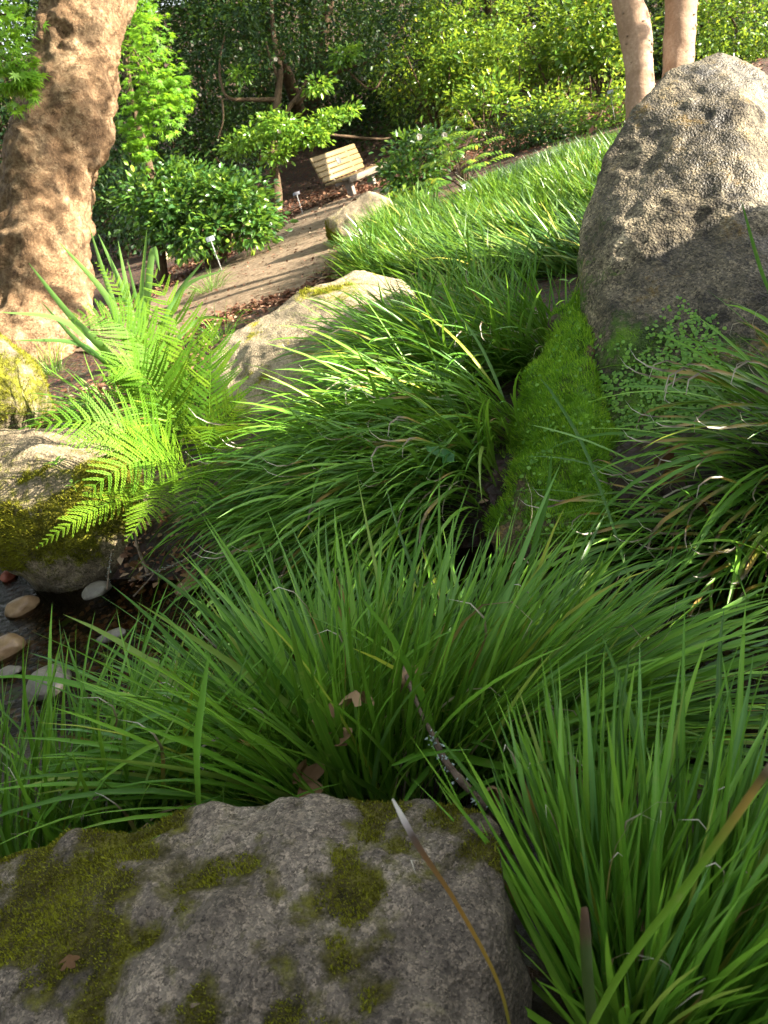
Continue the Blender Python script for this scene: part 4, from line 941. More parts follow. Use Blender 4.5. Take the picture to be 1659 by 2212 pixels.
# ------------------------------------------------------------------ trees
# big leaning trunk on the left
TD = 6.6
def trunk_mesh(rows, sides=40, n=90, lumps=(), rough=.05, seed=0, fr=4.0):
    r = spline(rows, n); pts = r[:, :3]; rad = r[:, 3]
    V, q = tube(pts, rad, sides, 0, seed)
    ring = V[:n * sides].reshape(n, sides, 3); out = norm(ring - pts[:, None])
    dsp = rough * fbm(ring * fr, 4, seed) + rough * .45 * fbm(ring * fr * 4, 4, seed + 3)
    for (c, rr, a) in lumps:
        dd = np.linalg.norm(ring - c, axis=-1); dsp = dsp + a * np.exp(-(dd / rr) ** 2)
    V[:n * sides] = (ring + out * dsp[..., None]).reshape(-1, 3)
    return V, q
def trow(xl, xr, y, d):
    a = P((xl + xr) / 2, y, d); return [*a, (xr - xl) / 2 * d / FPX]
rows = [trow(-90, 215, 830, TD), trow(-55, 205, 740, TD), trow(-35, 190, 640, TD), trow(-20, 192, 540, TD), trow(0, 188, 440, TD), trow(8, 205, 350, TD), trow(40, 238, 270, TD), trow(68, 246, 180, TD), trow(85, 262, 90, TD), trow(100, 280, 0, TD), trow(120, 310, -130, TD), trow(150, 340, -330, TD + .1), trow(190, 360, -560, TD + .2)]
lm = [(P(215, 285, TD - .35), .22, .13), (P(150, 200, TD - .3), .16, .06), (P(200, 230, TD - .38), .10, .06), (P(60, 330, TD - .35), .2, .05), (P(235, 160, TD - .25), .15, .06), (P(90, 480, TD - .4), .25, .05), (P(180, 520, TD - .3), .15, .06), (P(120, 300, TD - .4), .12, -.05), (P(190, 340, TD - .4), .10, -.06), (P(240, 60, TD - .3), .2, .05)]
V, q = trunk_mesh(rows, 96, 220, lm, .11, 5, 3.4)
tb = np.array([*rows[1][:2], float(H(rows[1][0], rows[1][1]))])
big = thing('tree', 'big leaning tree with a massive gnarled tan trunk, burls and patchy bark beside the path', 'tree', tb)
bigt = world_part('trunk', V, q, M['bark_big'], big, smooth=True)
top = np.array(rows[-1][:3])
for k_, (dx, dy, dz) in enumerate([(1.2, .6, 1.0), (-.6, 1.2, 1.2), (.6, -.5, 1.5)]):
    V, q = tube(spline([top - [0, 0, .2], top + np.array([dx, dy, dz]) * .5, top + np.array([dx, dy, dz]) * 1.3], 14), np.linspace(.2, .07, 14), 12, .03, k_); world_part('limb', V, q, M['bark_big'], bigt, smooth=True)
V, q, at = crown_leaves([(top + np.array([.6, .8, 2.4]), (2.2, 2.0, 1.1))], 420, 10, .12, .8, .25, 77); world_part('crown', V, q, M['camellia_young'], big, at)

V, q, at = crown_leaves([(np.array([-2.2, 5.5, 6.0]), (2.6, 2.4, .9)), (np.array([.8, 7.0, 6.4]), (2.4, 2.4, .9)), (np.array([-1.5, 9.5, 6.8]), (3.0, 2.2, 1.0))], 1500, 9, .17, .7, .32, 78, shell=.0); o = world_part('canopy', V, q, M['camellia_young'], big, at)  # unseen canopy added over stream and path to block sky light
for k_, (x, y, z) in enumerate([(-2.2, 5.5, 5.7), (.8, 7.0, 6.0), (-1.5, 9.5, 6.3)]):
    e = np.array([x, y, z]); V, q = tube(spline([top, (top + e) / 2 + [0, 0, .4], e], 12), np.linspace(.14, .04, 12), 10, .02, k_); world_part('limb', V, q, M['bark_big'], bigt, smooth=True)

# two smooth trunks behind the tall boulder
def smooth_tree(rows, label, seed, crown, scars):
    b = rows[0][:3]; b = np.array([b[0], b[1], float(H(b[0], b[1]))])
    t = thing('tree', label, 'tree', b, group=None)
    V, q = trunk_mesh(rows, 28, 80, (), .018, seed, 5); tk = world_part('trunk', V, q, M['bark_smooth'], t, smooth=True)
    g = np.random.default_rng(seed); r = spline(rows, 80)
    for k_ in range(scars):
        i = g.integers(4, 44); th = -PI / 2 + g.normal() * .8; a = r[i]; n_ = np.array([math.cos(th), math.sin(th), 0])
        s_ = np.array([-n_[1], n_[0], 0]); up = np.array([0, 0, 1.0]); c = a[:3] + n_ * (a[3] * 1.0)
        w_ = .012 + .03 * g.random(); h_ = .010 + .012 * g.random(); th_ = np.linspace(0, 2 * PI, 10, endpoint=False)
        ring = c + np.cos(th_)[:, None] * s_ * w_ + np.sin(th_)[:, None] * up * h_ - n_ * .004; mid_ = c + np.cos(th_)[:, None] * s_ * w_ * .55 + np.sin(th_)[:, None] * up * h_ * .5 + n_ * .014
        Vv = np.vstack([ring, mid_, [c + n_ * .002]]); j = np.arange(10); j2 = (j + 1) % 10
        world_part('scar', Vv, [np.stack([j, j2, 10 + j2, 10 + j], -1), np.stack([10 + j, 10 + j2, np.full(10, 20)], -1)], M['bark_scar'], tk)
    tp = np.array(rows[-1][:3])
    V, q, at = crown_leaves([(tp + np.array(c_) + np.array([0, 0, 1.3]), r_) for c_, r_ in crown], 330, 10, .10, .55, .25, seed + 3, shell=.2); world_part('crown', V, q, M['gold_leaf'], t, at)
    for k_, (c_, r_) in enumerate(crown):
        V, q = tube(spline([tp - [0, 0, .3], tp + np.array(c_) * .5 + [0, 0, .7], tp + np.array(c_) + [0, 0, 1.3]], 10), np.linspace(.10, .03, 10), 8, .01, k_); world_part('limb', V, q, M['bark_smooth'], tk, smooth=True)
    return t
smooth_tree([trow(1352, 1412, 330, 9.2), trow(1352, 1411, 250, 9.2), trow(1351, 1411, 150, 9.2), trow(1336, 1404, 60, 9.2), trow(1325, 1385, 0, 9.2), trow(1300, 1360, -120, 9.3), trow(1290, 1345, -300, 9.4), trow(1300, 1350, -480, 9.5)],
            'smooth tan tree trunk with a knotty bend, standing behind the tall boulder', 5, [((-1.2, .2, .9), (1.1, .9, .55)), ((.9, .3, 1.0), (1.1, .9, .6))], 26)
smooth_tree([trow(1428, 1492, 330, 9.5), trow(1430, 1494, 200, 9.5), trow(1434, 1500, 90, 9.5), trow(1438, 1506, 0, 9.5), trow(1445, 1508, -150, 9.6), trow(1450, 1510, -330, 9.7), trow(1460, 1515, -480, 9.8)],
            'straight smooth tan tree trunk dotted with scars, rising directly over the tall boulder', 6, [((.2, .6, .9), (1.3, 1.0, .6)), ((1.4, -.1, .8), (1.1, .9, .6))], 22)

# Japanese maple behind the big trunk
def maple_cloud(cs, n, size, seed, rz=(.6, .6, .4)):
    g = np.random.default_rng(seed); V0, q0 = [], []
    ang = np.radians([-125, -80, -40, 0, 40, 80, 125]); ln = [.45, .75, .95, 1.0, .95, .75, .45]
    pr = [(-.12, 0)]; 
    for i, (a, l) in enumerate(zip(ang, ln)):
        if i: m_ = (ang[i - 1] + a) / 2; pr.append((.28 * math.cos(m_), .28 * math.sin(m_)))
        pr.append((l * math.cos(a), l * math.sin(a)))
    L0 = np.array([(x, y, 0.0) for x, y in pr]); L0[:, 2] = -.25 * (L0[:, 0] ** 2 + L0[:, 1] ** 2); nv = len(L0) + 1; L0 = np.vstack([[0.05, 0, 0], L0])
    T = np.array([[0, i, i + 1] for i in range(1, nv - 1)] + [[0, nv - 1, 1]])
    pk = g.integers(0, len(cs), n); c = np.array([x[0] for x in cs])[pk]; r = np.array([x[1] for x in cs])[pk]
    d = g.normal(size=(n, 3)); d /= np.linalg.norm(d, axis=1)[:, None]; pos = c + d * r * g.random((n, 1)) ** .45
    lay = np.round(pos[:, 2] / .11) * .11; pos[:, 2] = lay + .02 * g.normal(size=n)      # layered sprays
    D = norm(np.c_[g.normal(size=(n, 2)), -.5 + .2 * g.normal(size=n)] + d * .6); Nn = norm(np.array([.15, -.25, 1.0]) + g.normal(size=(n, 3)) * .3)
    S = norm(np.cross(Nn, D)); U = np.cross(D, S); sz = size * (.7 + .6 * g.random(n))
    V = pos[:, None] + (L0[None, :, :1] * D[:, None] + L0[None, :, 1:2] * S[:, None] + L0[None, :, 2:] * U[:, None]) * sz[:, None, None]
    q = (T[None] + (np.arange(n) * nv)[:, None, None]).reshape(-1, 3)
    return V.reshape(-1, 3), [q], {'rnd': np.repeat(g.random(n), nv)}
mb = gp(330, 560, 8.6)
mp = thing('maple_tree', 'Japanese maple with fresh green star-shaped leaves hanging behind the big trunk', 'tree', mb)
blobs = [(P(300, 60, 8.0), (.35, .5, .35)), (P(320, 160, 7.9), (.40, .5, .38)), (P(345, 235, 7.9), (.30, .4, .30)), (P(290, 250, 8.0), (.3, .4, .30)), (P(375, 190, 8.0), (.20, .3, .22)), (P(300, 320, 7.9), (.14, .2, .14)), (P(270, 0, 8.0), (.3, .4, .3))]
V, q, at = maple_cloud(blobs, 2600, .055, 9); world_part('crown', V, q, M['maple'], mp, at)
V, q = tube(spline([mb, P(330, 400, 8.6), P(280, 200, 8.4), P(270, 60, 8.2), P(250, -80, 8.2)], 20), np.linspace(.06, .02, 20), 8, .01, 3); mtk = world_part('trunk', V, q, M['bark_dark'], mp, smooth=True)
for k_, bb in enumerate(blobs):
    V, q = tube(spline([P(275, 100, 8.3), (P(275, 100, 8.3) + bb[0]) / 2 + [0, 0, .1], bb[0]], 8), np.linspace(.018, .006, 8), 6); world_part('branch', V, q, M['bark_dark'], mtk)
mb = gp(-60, 640, 6.3)
mp = thing('maple_tree', 'Japanese maple spray with large bright leaves drooping in front of the big trunk', 'tree', mb)
blobs = [(P(10, 100, 5.6), (.22, .25, .16)), (P(45, 150, 5.5), (.14, .2, .12)), (P(20, 30, 5.9), (.24, .3, .2)), (P(-30, 60, 5.8), (.25, .3, .25)), (P(60, 180, 5.5), (.08, .1, .07)), (P(30, 190, 5.6), (.12, .2, .10))]
V, q, at = maple_cloud(blobs, 620, .062, 19); world_part('crown', V, q, M['maple'], mp, at)
V, q = tube(spline([mb, P(-90, 300, 6.2), P(-60, 60, 6.0), P(-40, -100, 6.0)], 16), np.linspace(.05, .02, 16), 8, .01, 4); mtk = world_part('trunk', V, q, M['bark_dark'], mp, smooth=True)
for k_, bb in enumerate(blobs):
    V, q = tube(spline([P(-62, 80, 6.0), (P(-62, 80, 6.0) + bb[0]) / 2 + [0, 0, .06], bb[0]], 8), np.linspace(.014, .005, 8), 6); world_part('branch', V, q, M['bark_dark'], mtk)

# shrubs
def shrub(name, label, cat, base, blobs, ncl, per, size, mat, seed, asp=.5, spread=.12, hi=False, stems=4, flowers=0, group=None, up=.6, droop=.15, gap=.05, shell=.55, stemr=.03, fmat='petal', branches=True):
    base = np.array([base[0], base[1], float(H(base[0], base[1]))])
    t = thing(name, label, cat, base, group=group)
    V, q, at = crown_leaves(blobs, ncl, per, size, asp, spread, seed, up, droop, gap, hi, shell); cr = world_part('crown', V, q, M[mat], t, at)
    g = np.random.default_rng(seed)
    for k_ in range(stems):
        bb = blobs[k_ % len(blobs)]; e = np.asarray(bb[0]) + g.normal(size=3) * np.asarray(bb[1]) * .35
        md = (base + e) / 2 + g.normal(size=3) * .12 * np.linalg.norm(e - base)
        V, q = tube(spline([base + np.r_[g.normal(size=2) * .06, -.03], md, e], 14), np.linspace(stemr, stemr * .35, 14), 7, stemr * .2, k_); world_part('stem', V, q, M['bark_dark'], t, smooth=True)
    for k_ in range(flowers):
        bb = blobs[g.integers(len(blobs))]; d = g.normal(size=3); d[1] = -abs(d[1]); d /= np.linalg.norm(d); c = np.asarray(bb[0]) + d * np.asarray(bb[1]) * 1.03
        bloom(c, .04, t, k_)
    return t
def bloom(c, r, parent, seed=0, mat='petal'):
    g = np.random.default_rng(seed); n = 9; a = np.arange(n) * 2 * PI / 5 + g.random(); el = np.where(np.arange(n) < 5, .25, .9)
    fwd = norm(np.array([.35, -1, .25])); s = norm(np.cross(fwd, [0, 0, 1.0])); u = np.cross(s, fwd)
    D = (np.cos(a)[:, None] * s + np.sin(a)[:, None] * u) * np.cos(el)[:, None] + fwd * np.sin(el)[:, None]
    V, q, at = leaf_cloud(np.repeat(c[None], n, 0), D, np.repeat(fwd[None], n, 0), np.full(n, r), np.full(n, r * 1.1), g.random(n), -.2, True)
    return world_part('flower', V, q, M[mat], parent, at)

# low glossy camellia left of the path
c0 = P(430, 450, 8.6)
shrub('camellia_shrub', 'low glossy camellia bush with sunlit top leaves, left of the path', 'shrub', gp(440, 530, 8.6),
      [(P(430, 455, 8.6), (.62, .5, .34)), (P(330, 440, 8.7), (.34, .4, .34)), (P(530, 450, 8.5), (.32, .35, .32)), (P(400, 400, 8.8), (.35, .4, .22)), (P(470, 500, 8.3), (.5, .3, .18)), (P(540, 500, 8.3), (.25, .25, .14))], 560, 13, .085, 'camellia', 31, .48, .075, True, 6)
# camellia tree over the path
b = G(597, 462); dC = float((b - CAMP) @ FWD)
ct = thing('camellia_tree', 'old camellia tree with a slender brown trunk and crooked limbs beside the bench path', 'tree', b)
def limb(pts, r0, r1, seed, name='limb', n=26):
    V, q = tube(spline(pts, n), np.linspace(r0, r1, n), 10, r0 * .25, seed); return world_part(name, V, q, M['bark_dark'], ct, smooth=True)
limb([b - [0, 0, .05], P(597, 400, dC), P(590, 350, dC), P(592, 300, dC), P(600, 210, dC), P(605, 150, dC), P(590, 70, dC + .2), P(585, -40, dC + .3)], .088, .035, 1, 'trunk', 40)
limb([P(600, 215, dC), P(540, 215, dC - .2), P(495, 212, dC - .3), P(478, 180, dC - .3), P(475, 130, dC - .3), P(490, 60, dC - .3)], .036, .012, 2)
limb([P(640, 225, dC + .2), P(690, 175, dC), P(715, 160, dC), P(760, 145, dC), P(800, 130, dC), P(845, 90, dC), P(880, 40, dC)], .038, .012, 3)
limb([P(596, 300, dC), P(620, 240, dC + .1), P(645, 205, dC + .2), P(668, 160, dC + .3)], .05, .02, 4)
limb([P(605, 180, dC), P(585, 130, dC), P(575, 90, dC)], .03, .014, 5)
limb([P(700, 290, dC + .6), P(750, 295, dC + .7), P(830, 300, dC + .9), P(870, 285, dC + 1)], .03, .016, 6)
limb([P(748, 150, dC), P(790, 188, dC + .1), P(812, 190, dC), P(826, 165, dC), P(838, 150, dC)], .022, .01, 7)
limb([P(480, 215, dC - .3), P(482, 260, dC - .3), P(470, 300, dC - .2)], .018, .01, 8)
tiers = [(P(540, 305, dC - .5), (.40, .45, .12)), (P(610, 275, dC - .6), (.30, .35, .14)), (P(650, 300, dC - .7), (.34, .3, .12)), (P(705, 262, dC - .5), (.30, .35, .11)), (P(600, 335, dC - .6), (.26, .3, .10)), (P(750, 243, dC - .5), (.16, .2, .07)), (P(505, 322, dC - .4), (.20, .25, .09)), (P(575, 255, dC - .5), (.16, .2, .09)), (P(690, 300, dC - .7), (.14, .15, .07)), (P(690, 185, dC - .5), (.22, .25, .09)), (P(745, 120, dC - .4), (.25, .25, .10)), (P(520, 160, dC - .5), (.20, .25, .08)), (P(455, 70, dC - .4), (.25, .3, .10))]
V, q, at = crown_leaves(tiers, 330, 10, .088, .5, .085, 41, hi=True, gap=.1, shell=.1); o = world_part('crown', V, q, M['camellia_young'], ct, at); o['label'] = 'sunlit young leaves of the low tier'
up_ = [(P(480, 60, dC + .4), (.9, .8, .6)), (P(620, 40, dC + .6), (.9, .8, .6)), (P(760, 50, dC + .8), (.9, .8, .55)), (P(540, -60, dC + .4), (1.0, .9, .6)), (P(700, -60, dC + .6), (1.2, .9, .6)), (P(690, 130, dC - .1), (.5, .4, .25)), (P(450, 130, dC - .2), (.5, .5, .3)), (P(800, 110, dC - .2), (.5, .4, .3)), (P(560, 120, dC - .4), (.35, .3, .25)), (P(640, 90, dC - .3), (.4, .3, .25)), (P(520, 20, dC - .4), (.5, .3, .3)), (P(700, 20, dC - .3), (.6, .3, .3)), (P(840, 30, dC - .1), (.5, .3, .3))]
V, q, at = crown_leaves(up_, 980, 11, .085, .5, .14, 43, hi=True, gap=.08, shell=.3); ccr = world_part('crown', V, q, M['dark_leaf'], ct, at)  # upper crown in darker leaves, the recess's shade put into the colour
for k_, (x, y) in enumerate([(595, 128), (603, 285), (520, 105), (415, 98), (432, 205)]): bloom(P(x, y, dC - .75), .034 if k_ < 2 else .022, ccr, k_)

# dark evergreen backdrop of shrubs, each a bush of its own
bk = [(-150, -150, 14, 2.2), (120, -260, 16, 2.6), (420, -290, 18, 2.8), (740, -280, 20, 3.0), (1050, -290, 20, 3.0), (-120, 250, 14, 1.9), (60, 120, 15.5, 2.1), (180, 330, 13.5, 1.4), (330, 60, 16, 2.0), (430, 250, 15.5, 1.6), (560, 120, 17.5, 2.0), (700, 220, 19, 2.0), (840, 100, 18.5, 2.1), (820, 290, 18, 1.3), (960, 230, 17, 1.6), (1050, 20, 18, 2.2), (1250, -40, 17, 2.2), (1420, 60, 16, 2.0), (1600, 20, 15.5, 2.0), (1760, 60, 14, 2.0), (300, 400, 12.5, .9), (100, -60, 15, 2.4), (-100, 40, 13, 2.0), (430, -60, 18, 2.6), (1080, -100, 20, 2.8), (1400, -120, 18, 2.6), (620, -60, 20, 2.6), (250, -120, 18, 2.6), (880, -120, 20, 2.6)]  # the topmost ones are added to block sky mirrored in the stream
for i, (x, y, d, r) in enumerate(bk):
    c = P(x, y, d); gz = float(H(c[0], c[1])); 
    bl = [(c, (r * .8, r * .6, r * .62)), (c + np.array([r * .4, -.2, -r * .45]), (r * .6, r * .5, r * .5)), (c + np.array([-r * .45, -.2, -r * .3]), (r * .55, r * .5, r * .5))]
    if c[2] - gz > r * .9: bl.append((np.array([c[0], c[1], (c[2] + gz) / 2]), (r * .7, r * .6, (c[2] - gz) / 2)))
    shrub('evergreen_shrub', 'tall dense dark evergreen shrub, one of those closing the view behind the path', 'shrub', (c[0], c[1]), bl, int(330 * r), 10, .10, 'dark_leaf', 300 + i, .5, .20, False, 4, 0, 'dark evergreen shrubs behind the path', gap=-.05, shell=.45, stemr=.05)
# sunlit yellow-green shrubs right of the bench
gs = [(905, 150, 15.0, 1.05), (1000, 90, 14.5, 1.15), (1090, 170, 13.2, .9), (1180, 60, 13.5, 1.05), (1255, 185, 12.2, .75), (1060, 240, 12.6, .65), (1180, 240, 12.0, .6), (1000, 0, 15.5, 1.3), (1280, 60, 13.0, .9)]
gl = ['broad sunlit shrub beside the dark recess over the bench', 'sunlit shrub full of small yellow-green leaves, behind the white-flowered bush', 'rounded sunlit shrub above the leafy ground behind the sunny grass', 'airy sunlit shrub with thin bare stems near the smooth trunks', 'yellow-green shrub touching the knotty smooth trunk', 'small bright shrub low behind the pinnate-leaved bush', 'small bright shrub low between the other sunlit shrubs and the smooth trunks', 'high sunlit foliage rising over the broad sunlit shrub', 'loose bright shrub just behind the knotty smooth trunk']
for i, (x, y, d, r) in enumerate(gs):
    c = P(x, y, d)
    shrub('sunlit_shrub', gl[i], 'shrub', (c[0], c[1]), [(c, (r, r * .8, r * .75)), (c + np.array([.35 * r, -.3 * r, -.5 * r]), (r * .7, r * .6, r * .5)), (c + np.array([-.4 * r, -.2 * r, -.4 * r]), (r * .6, r * .5, r * .5))], int(300 * r), 10, .085 + .03 * (i % 3) / 2, 'gold_leaf', 400 + i, .5, .10, False, 7, 0, gap=.34, shell=.25)
c = P(1600, 60, 12.5); shrub('sunlit_shrub', 'bright green shrub behind the top of the tall boulder', 'shrub', (c[0], c[1]), [(c, (1.2, .9, .75)), (P(1530, 20, 12.6), (.6, .5, .6)), (P(1680, 120, 12.2), (.8, .6, .4))], 520, 11, .08, 'gold_leaf', 430, .5, .14)
# white-flowered bush and pinnate bush in front of it
t = shrub('camellia_shrub', 'dark camellia bush with pale flowers beside the mossy path rock', 'shrub', gp(900, 430, 8.9), [(P(900, 350, 8.9), (.34, .34, .32)), (P(885, 400, 8.8), (.28, .3, .22)), (P(940, 320, 9.0), (.28, .3, .22)), (P(860, 385, 8.9), (.18, .2, .2))], 190, 12, .075, 'camellia', 51, .5, .07, True, 4)
for k_, (x, y) in enumerate([(905, 296), (960, 293)]): bloom(P(x, y, 8.5), .036, t, 60 + k_)
nb = gp(1010, 425, 8.1)
nd = thing('pinnate_shrub', 'yellow-green bush with drooping pinnate leaves at the edge of the sunny grass', 'shrub', nb)
ends = [(960, 300), (985, 330), (1010, 290), (1040, 310), (1055, 350), (950, 350), (1000, 370), (935, 390), (1045, 385), (1025, 345), (975, 390)]
for k_, (x, y) in enumerate(ends):
    e = P(x, y, 8.0 + .15 * math.sin(k_ * 3)); s0 = spline([nb, (nb * .55 + e * .45) + [0, 0, .06], e], 14)
    V, q = tube(s0, np.linspace(.009, .004, 14), 6); st = world_part('stem', V, q, M['bark_dark'], nd)
    for j in range(3):
        a = rng.random() * 6.28; ln = .20 + .06 * rng.random(); rc = np.array([e + np.array([math.cos(a), math.sin(a), .35]) * ln * u - np.array([0, 0, .28]) * ln * u * u for u in np.linspace(0, 1, 8)])
        T = norm(np.gradient(rc, axis=0)); S = norm(np.cross(T, [0, 0, 1.0])); C, D = [], []
        for i in range(1, 8):
            for sg in (-1, 1): C.append(rc[i]); D.append(S[i] * sg + T[i] * .4 - [0, 0, .45])
        V, q, at = leaf_cloud(C, np.array(D), np.repeat([[0.2, -.3, 1.0]], len(C), 0), np.full(len(C), .085), np.full(len(C), .024), np.clip(.5 + .3 * rng.normal(size=len(C)), 0, .99), .1, True)
        world_part('leaf', V, q, M['gold_leaf'], st, at)
# low ground shrubs by the lawn top
for i, (x, y, d, r, mt, lb) in enumerate([(1110, 290, 10, .38, 'dark_leaf', 'low dark feathery shrub above the end of the sunny grass'), (1190, 275, 9.9, .30, 'camellia', 'low rounded green shrub under the small bright shrubs'), (1290, 255, 9.6, .34, 'camellia_young', 'low light green shrub at the foot of the knotty smooth trunk'), (870, 450, 8.2, .16, 'gold_leaf', 'small sprawling plant between the mossy path rock and the grass')]):
    c = P(x, y, d); shrub('low_shrub', lb, 'shrub', (c[0], c[1]), [(c, (r * 1.2, r, r * .7)), (c + np.array([r * .6, 0, -.1]), (r, r * .7, r * .5))], int(300 * r) + 30, 11, .06, mt, 460 + i, .45, .07, False, 3)
# tall trees added so their crowns block skylight over the far end
for i, (x, y) in enumerate([(-4.5, 16.5), (1.0, 20.0), (5.5, 19.0)]):
    c = np.array([x, y, 7.0])
    shrub('canopy_tree', ['tall evergreen tree over the shrubs behind the big leaning trunk', 'tall evergreen tree on the slope behind the bench', 'tall evergreen tree on the slope behind the sunlit shrubs'][i], 'tree', (x, y + .5), [(c, (3.4, 3.4, 1.4)), (c + np.array([0, -2.8, -.6]), (3.0, 2.2, 1.0))], 900, 9, .20, 'dark_leaf', 480 + i, .55, .4, stems=3, stemr=.16, shell=.0)
# unseen hedge and boulder added right of the frame to shade the stream
shrub('shade_shrub', 'tall dense evergreen hedge bush on the right bank, shading the near stream', 'shrub', (2.9, .0), [(np.array([2.9, .15, 1.3]), (.7, 1.0, 1.25)), (np.array([3.2, -.8, 1.6]), (.9, 1.4, 1.6)), (np.array([3.4, -2.4, 1.6]), (1.0, 1.4, 1.6)), (np.array([3.6, .0, 2.4]), (.9, 1.1, .9))], 3000, 12, .11, 'camellia', 500, .5, .12, False, 6, gap=-.3, shell=.3)
sb = [(x, y, z) for x, y, z in [(2.4, 1.15, 0), (2.4, 2.25, 0), (3.2, 1.0, 0), (3.2, 2.3, 0), (2.45, 1.2, .9), (2.5, 2.2, .85), (3.1, 1.1, 1.1), (3.1, 2.2, .9), (2.7, 1.2, 1.40), (2.75, 1.45, 1.52), (2.75, 1.66, 1.52), (2.8, 1.8, 1.30), (2.8, 2.05, 1.12), (2.8, 2.2, .90), (2.9, 1.15, 1.40), (2.95, 1.6, 1.46), (2.55, 1.6, 1.30)]]
o, V, F, ms = boulder('boulder', sb, M['rock_big'], 'rounded boulder on the right bank shading the foot of the tall boulder', .035, .02, 4, 93, smooth=3)  # added out of view, its outline shaped to set the shadow edge
for i, (x, y) in enumerate([(-6.0, -5.0), (-.5, -7.5), (5.5, -7.0)]):  # trees added behind the camera to cut skylight, never in view
    c = np.array([x, y, 4.2])
    shrub('canopy_tree', ['tall dark tree on the near left bank behind the flat boulder', 'tall dark tree behind the flat boulder, away from the stream', 'tall dark tree on the near right bank behind the hedge bush'][i], 'tree', (x, y), [(c, (3.0, 2.4, 3.4)), (c + np.array([0, 0, 3.0]), (2.6, 2.2, 2.0)), (np.array([x, y, 1.6]), (3.0, 2.2, 1.6))], 900, 9, .24, 'dark_leaf', 540 + i, .55, .4, stems=3, stemr=.16, gap=-.2, shell=.5)
for i, (x, y, z, r) in enumerate([(-4.9, 6.2, 2.6, 2.0), (-4.4, 2.6, 2.4, 1.9), (-5.0, 4.4, 2.5, 1.8)]):  # off-frame bushes added to darken what the left water mirrors
    c = np.array([x, y, z]); shrub('shade_shrub', ['tall dark evergreen bush left of the big trunk, mirrored in the stream', 'tall dark evergreen bush on the left bank upstream of the mossy boulder', 'dark evergreen bush between the two tall ones on the left bank'][i], 'shrub', (x, y), [(c, (r * .8, r, r)), (c + np.array([.2, 0, 1.8]), (r * .8, r * .9, r * .7)), (np.array([x, y, 1.0]), (r * .8, r, 1.0))], 900, 10, .13, 'dark_leaf', 510 + i, .5, .22, stems=4, gap=-.2, shell=.4)
for i, (x, y, z, r, n) in enumerate([(6.2, 4.6, 5.25, 1.4, 340), (8.6, 8.0, 3.7, 1.5, 150), (12.5, 18.0, 4.2, 2.8, 1100), (8.4, 17.2, 5.6, 2.4, 1100), (8.4, 13.4, 5.2, 1.4, 600)]):  # trees added to throw shade and dapples from the right
    c = np.array([x, y, z])
    shrub('shade_tree', ['small tree with a thin open crown on the right bank, dappling the big trunk', 'open-crowned tree on the slope right of the smooth trunks', 'tall dense tree on the upper right slope', 'dense dark tree between the sunlit shrubs and the upper slope', 'spreading dark tree right behind the smooth trunks'][i], 'tree', (x + .6, y), [(c, (r, r, r * .65)), (c + np.array([.5 * r, .3 * r, -.3 * r]), (r * .7, r * .7, r * .5))], n, 11, .12, 'camellia', 520 + i, .5, .2, stems=3, stemr=.10, gap=.12, shell=.2)

# ------------------------------------------------------------------ bench
BY = math.radians(56)
_c, _s = math.cos(BY), math.sin(BY); bb = G(762, 424)
bench_pos = np.array([bb[0] - .34 * _c - .20 * _s, bb[1] - .34 * _s + .20 * _c, 0]); bench_pos[2] = float(H(bb[0], bb[1])) - .01
bench = thing('bench', 'slatted yellow-brown wooden bench with a dark plaque at the end of the path', 'bench', bench_pos, BY)
L_B = 1.38
def bp(name, c, s, mat, R=None, parent=None, b=.006):
    V, q = bevel_box(c, s, b, R); return place(name, mesh_np(name, V, q, M[mat]), parent or bench)
rec = math.radians(14)
Rb = np.array(Euler((rec, 0, 0)).to_matrix())
SH = .28
for i in range(5):
    hgt = .06 + i * .077; c = np.array([L_B / 2, .02 + hgt * math.sin(rec), SH + hgt * math.cos(rec)])
    bp('back_slat', c, (L_B - (.0 if i else .08), .03, .069), 'wood', np.array(Euler((-rec, 0, 0)).to_matrix()))
for i in range(4):
    bp('seat_slat', (L_B / 2, -.045 - i * .098, SH - .006 + .0 * i), (L_B, .088, .034), 'wood' if i < 3 else 'wood_grey')
bp('front_rail', (L_B / 2, -.405, SH - .03), (L_B - .02, .03, .085), 'wood_grey')
for x in (.34, L_B - .34):
    bp('leg', (x, -.20, SH / 2 - .04), (.09, .10, SH + .02), 'leg')
    bp('bracket', (x, -.18, SH - .06), (.05, .40, .05), 'leg')
    bp('back_post', (x, .075, SH + .18), (.05, .04, .40), 'leg', np.array(Euler((-rec, 0, 0)).to_matrix()))
hp = .25; bp('plaque', (L_B * .5, .02 + hp * math.sin(rec) - .021, SH + hp * math.cos(rec)), (.13, .006, .10), 'plaque', np.array(Euler((-rec, 0, 0)).to_matrix()), b=.002)
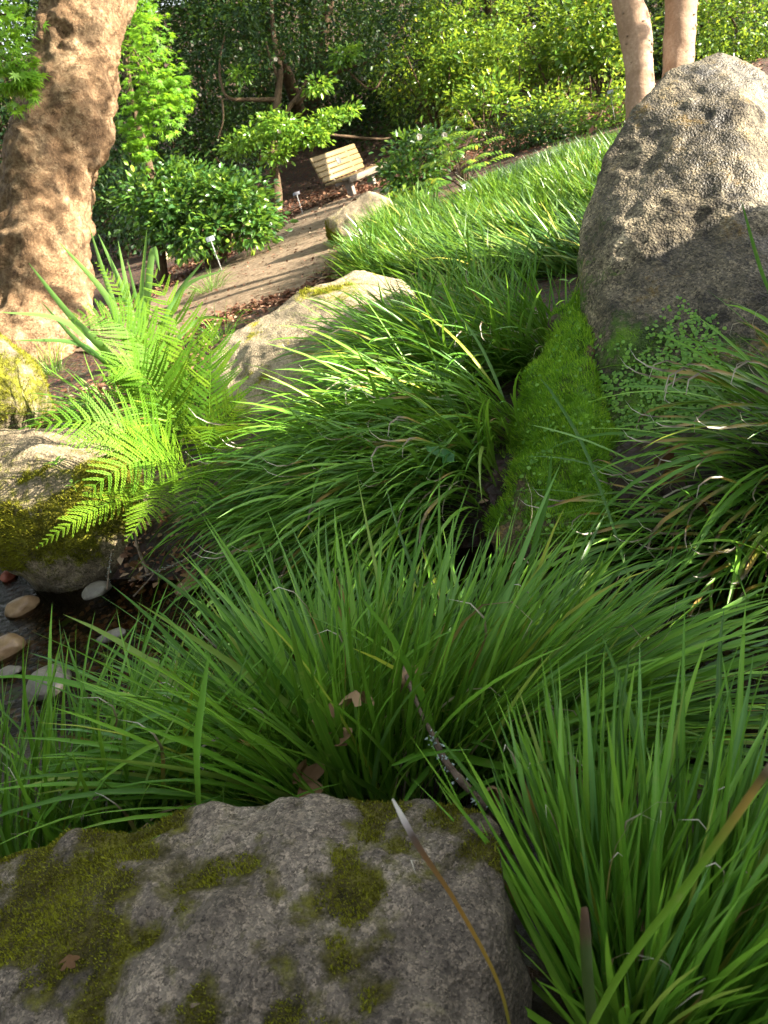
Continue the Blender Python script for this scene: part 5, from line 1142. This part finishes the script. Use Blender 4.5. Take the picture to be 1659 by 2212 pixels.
# leaves lying on the seat
g = np.random.default_rng(4); n = 60; lx = g.random(n) * L_B * .9 + .05; ly = -.05 - .3 * g.random(n) ** 1.5
C = np.c_[lx, ly, np.full(n, SH + .016)]; V, q, at = leaf_cloud(C, np.c_[g.normal(size=(n, 2)), .2 + 0 * lx], np.c_[.3 * g.normal(size=(n, 2)), np.ones(n)], np.full(n, .05), np.full(n, .03), .4 + .6 * g.random(n))
o = place('leaf_litter', mesh_np('leaf_litter', V, q, M['litter'], at), None, bench_pos, (0, 0, BY)); tag(o, 'dry pale leaves scattered on the bench seat', 'leaf litter'); o['kind'] = 'stuff'

# ------------------------------------------------------------------ plant labels on stakes
def label_sign(x, y, d, yaw, w_, h_, hgt, label, face='plate', tilt=.7, lines=3, post='post'):
    p = P(x, y, d); b = onground(p[0], p[1]); t = thing('plant_label', label, 'sign', b, yaw)
    hh = p[2] - b[2]
    V, q = bevel_box((0, .006, hh / 2 - .03), (.010, .004, hh + .06), .001); place('stake', mesh_np('stake', V, q, M[post]), t)
    R = np.array(Euler((-tilt, 0, 0)).to_matrix())
    V, q = bevel_box((0, 0, hh), (w_, .004, h_), .001, R); pl = place('plate', mesh_np('plate', V, q, M[face]), t)
    for k_ in range(lines):
        c = R @ np.array([0, -.0034, h_ * (.28 - .26 * k_)]) + np.array([0, 0, hh])
        V, q = box(c, (w_ * (.7 - .15 * (k_ % 2)), .0012, h_ * .07), R); place('print_line', mesh_np('print_line', V, q, M['ink']), pl)
label_sign(454, 516, 8.0, .1, .085, .055, .3, 'small pale blue plant label in front of the low camellia bush', 'plate')
label_sign(640, 418, 11.2, -.2, .10, .05, .4, 'plant label with a dark plate on a pale stake beside the camellia trunk', 'plate_back', lines=0)
label_sign(1186, 378, 6.2, .5, .085, .095, .4, 'grey metal plant label on a white stake standing in the sunny grass', 'plate_back', .15, 0)
label_sign(1318, 200, 9.4, -1.2, .10, .06, .4, 'white plant label seen edge-on beside the knotty smooth trunk', 'post', .5, 0)
label_sign(1006, 412, 7.6, .6, .06, .12, .3, 'pale glassy plant label at the edge of the grass by the pinnate bush', 'plate', .1, 0)
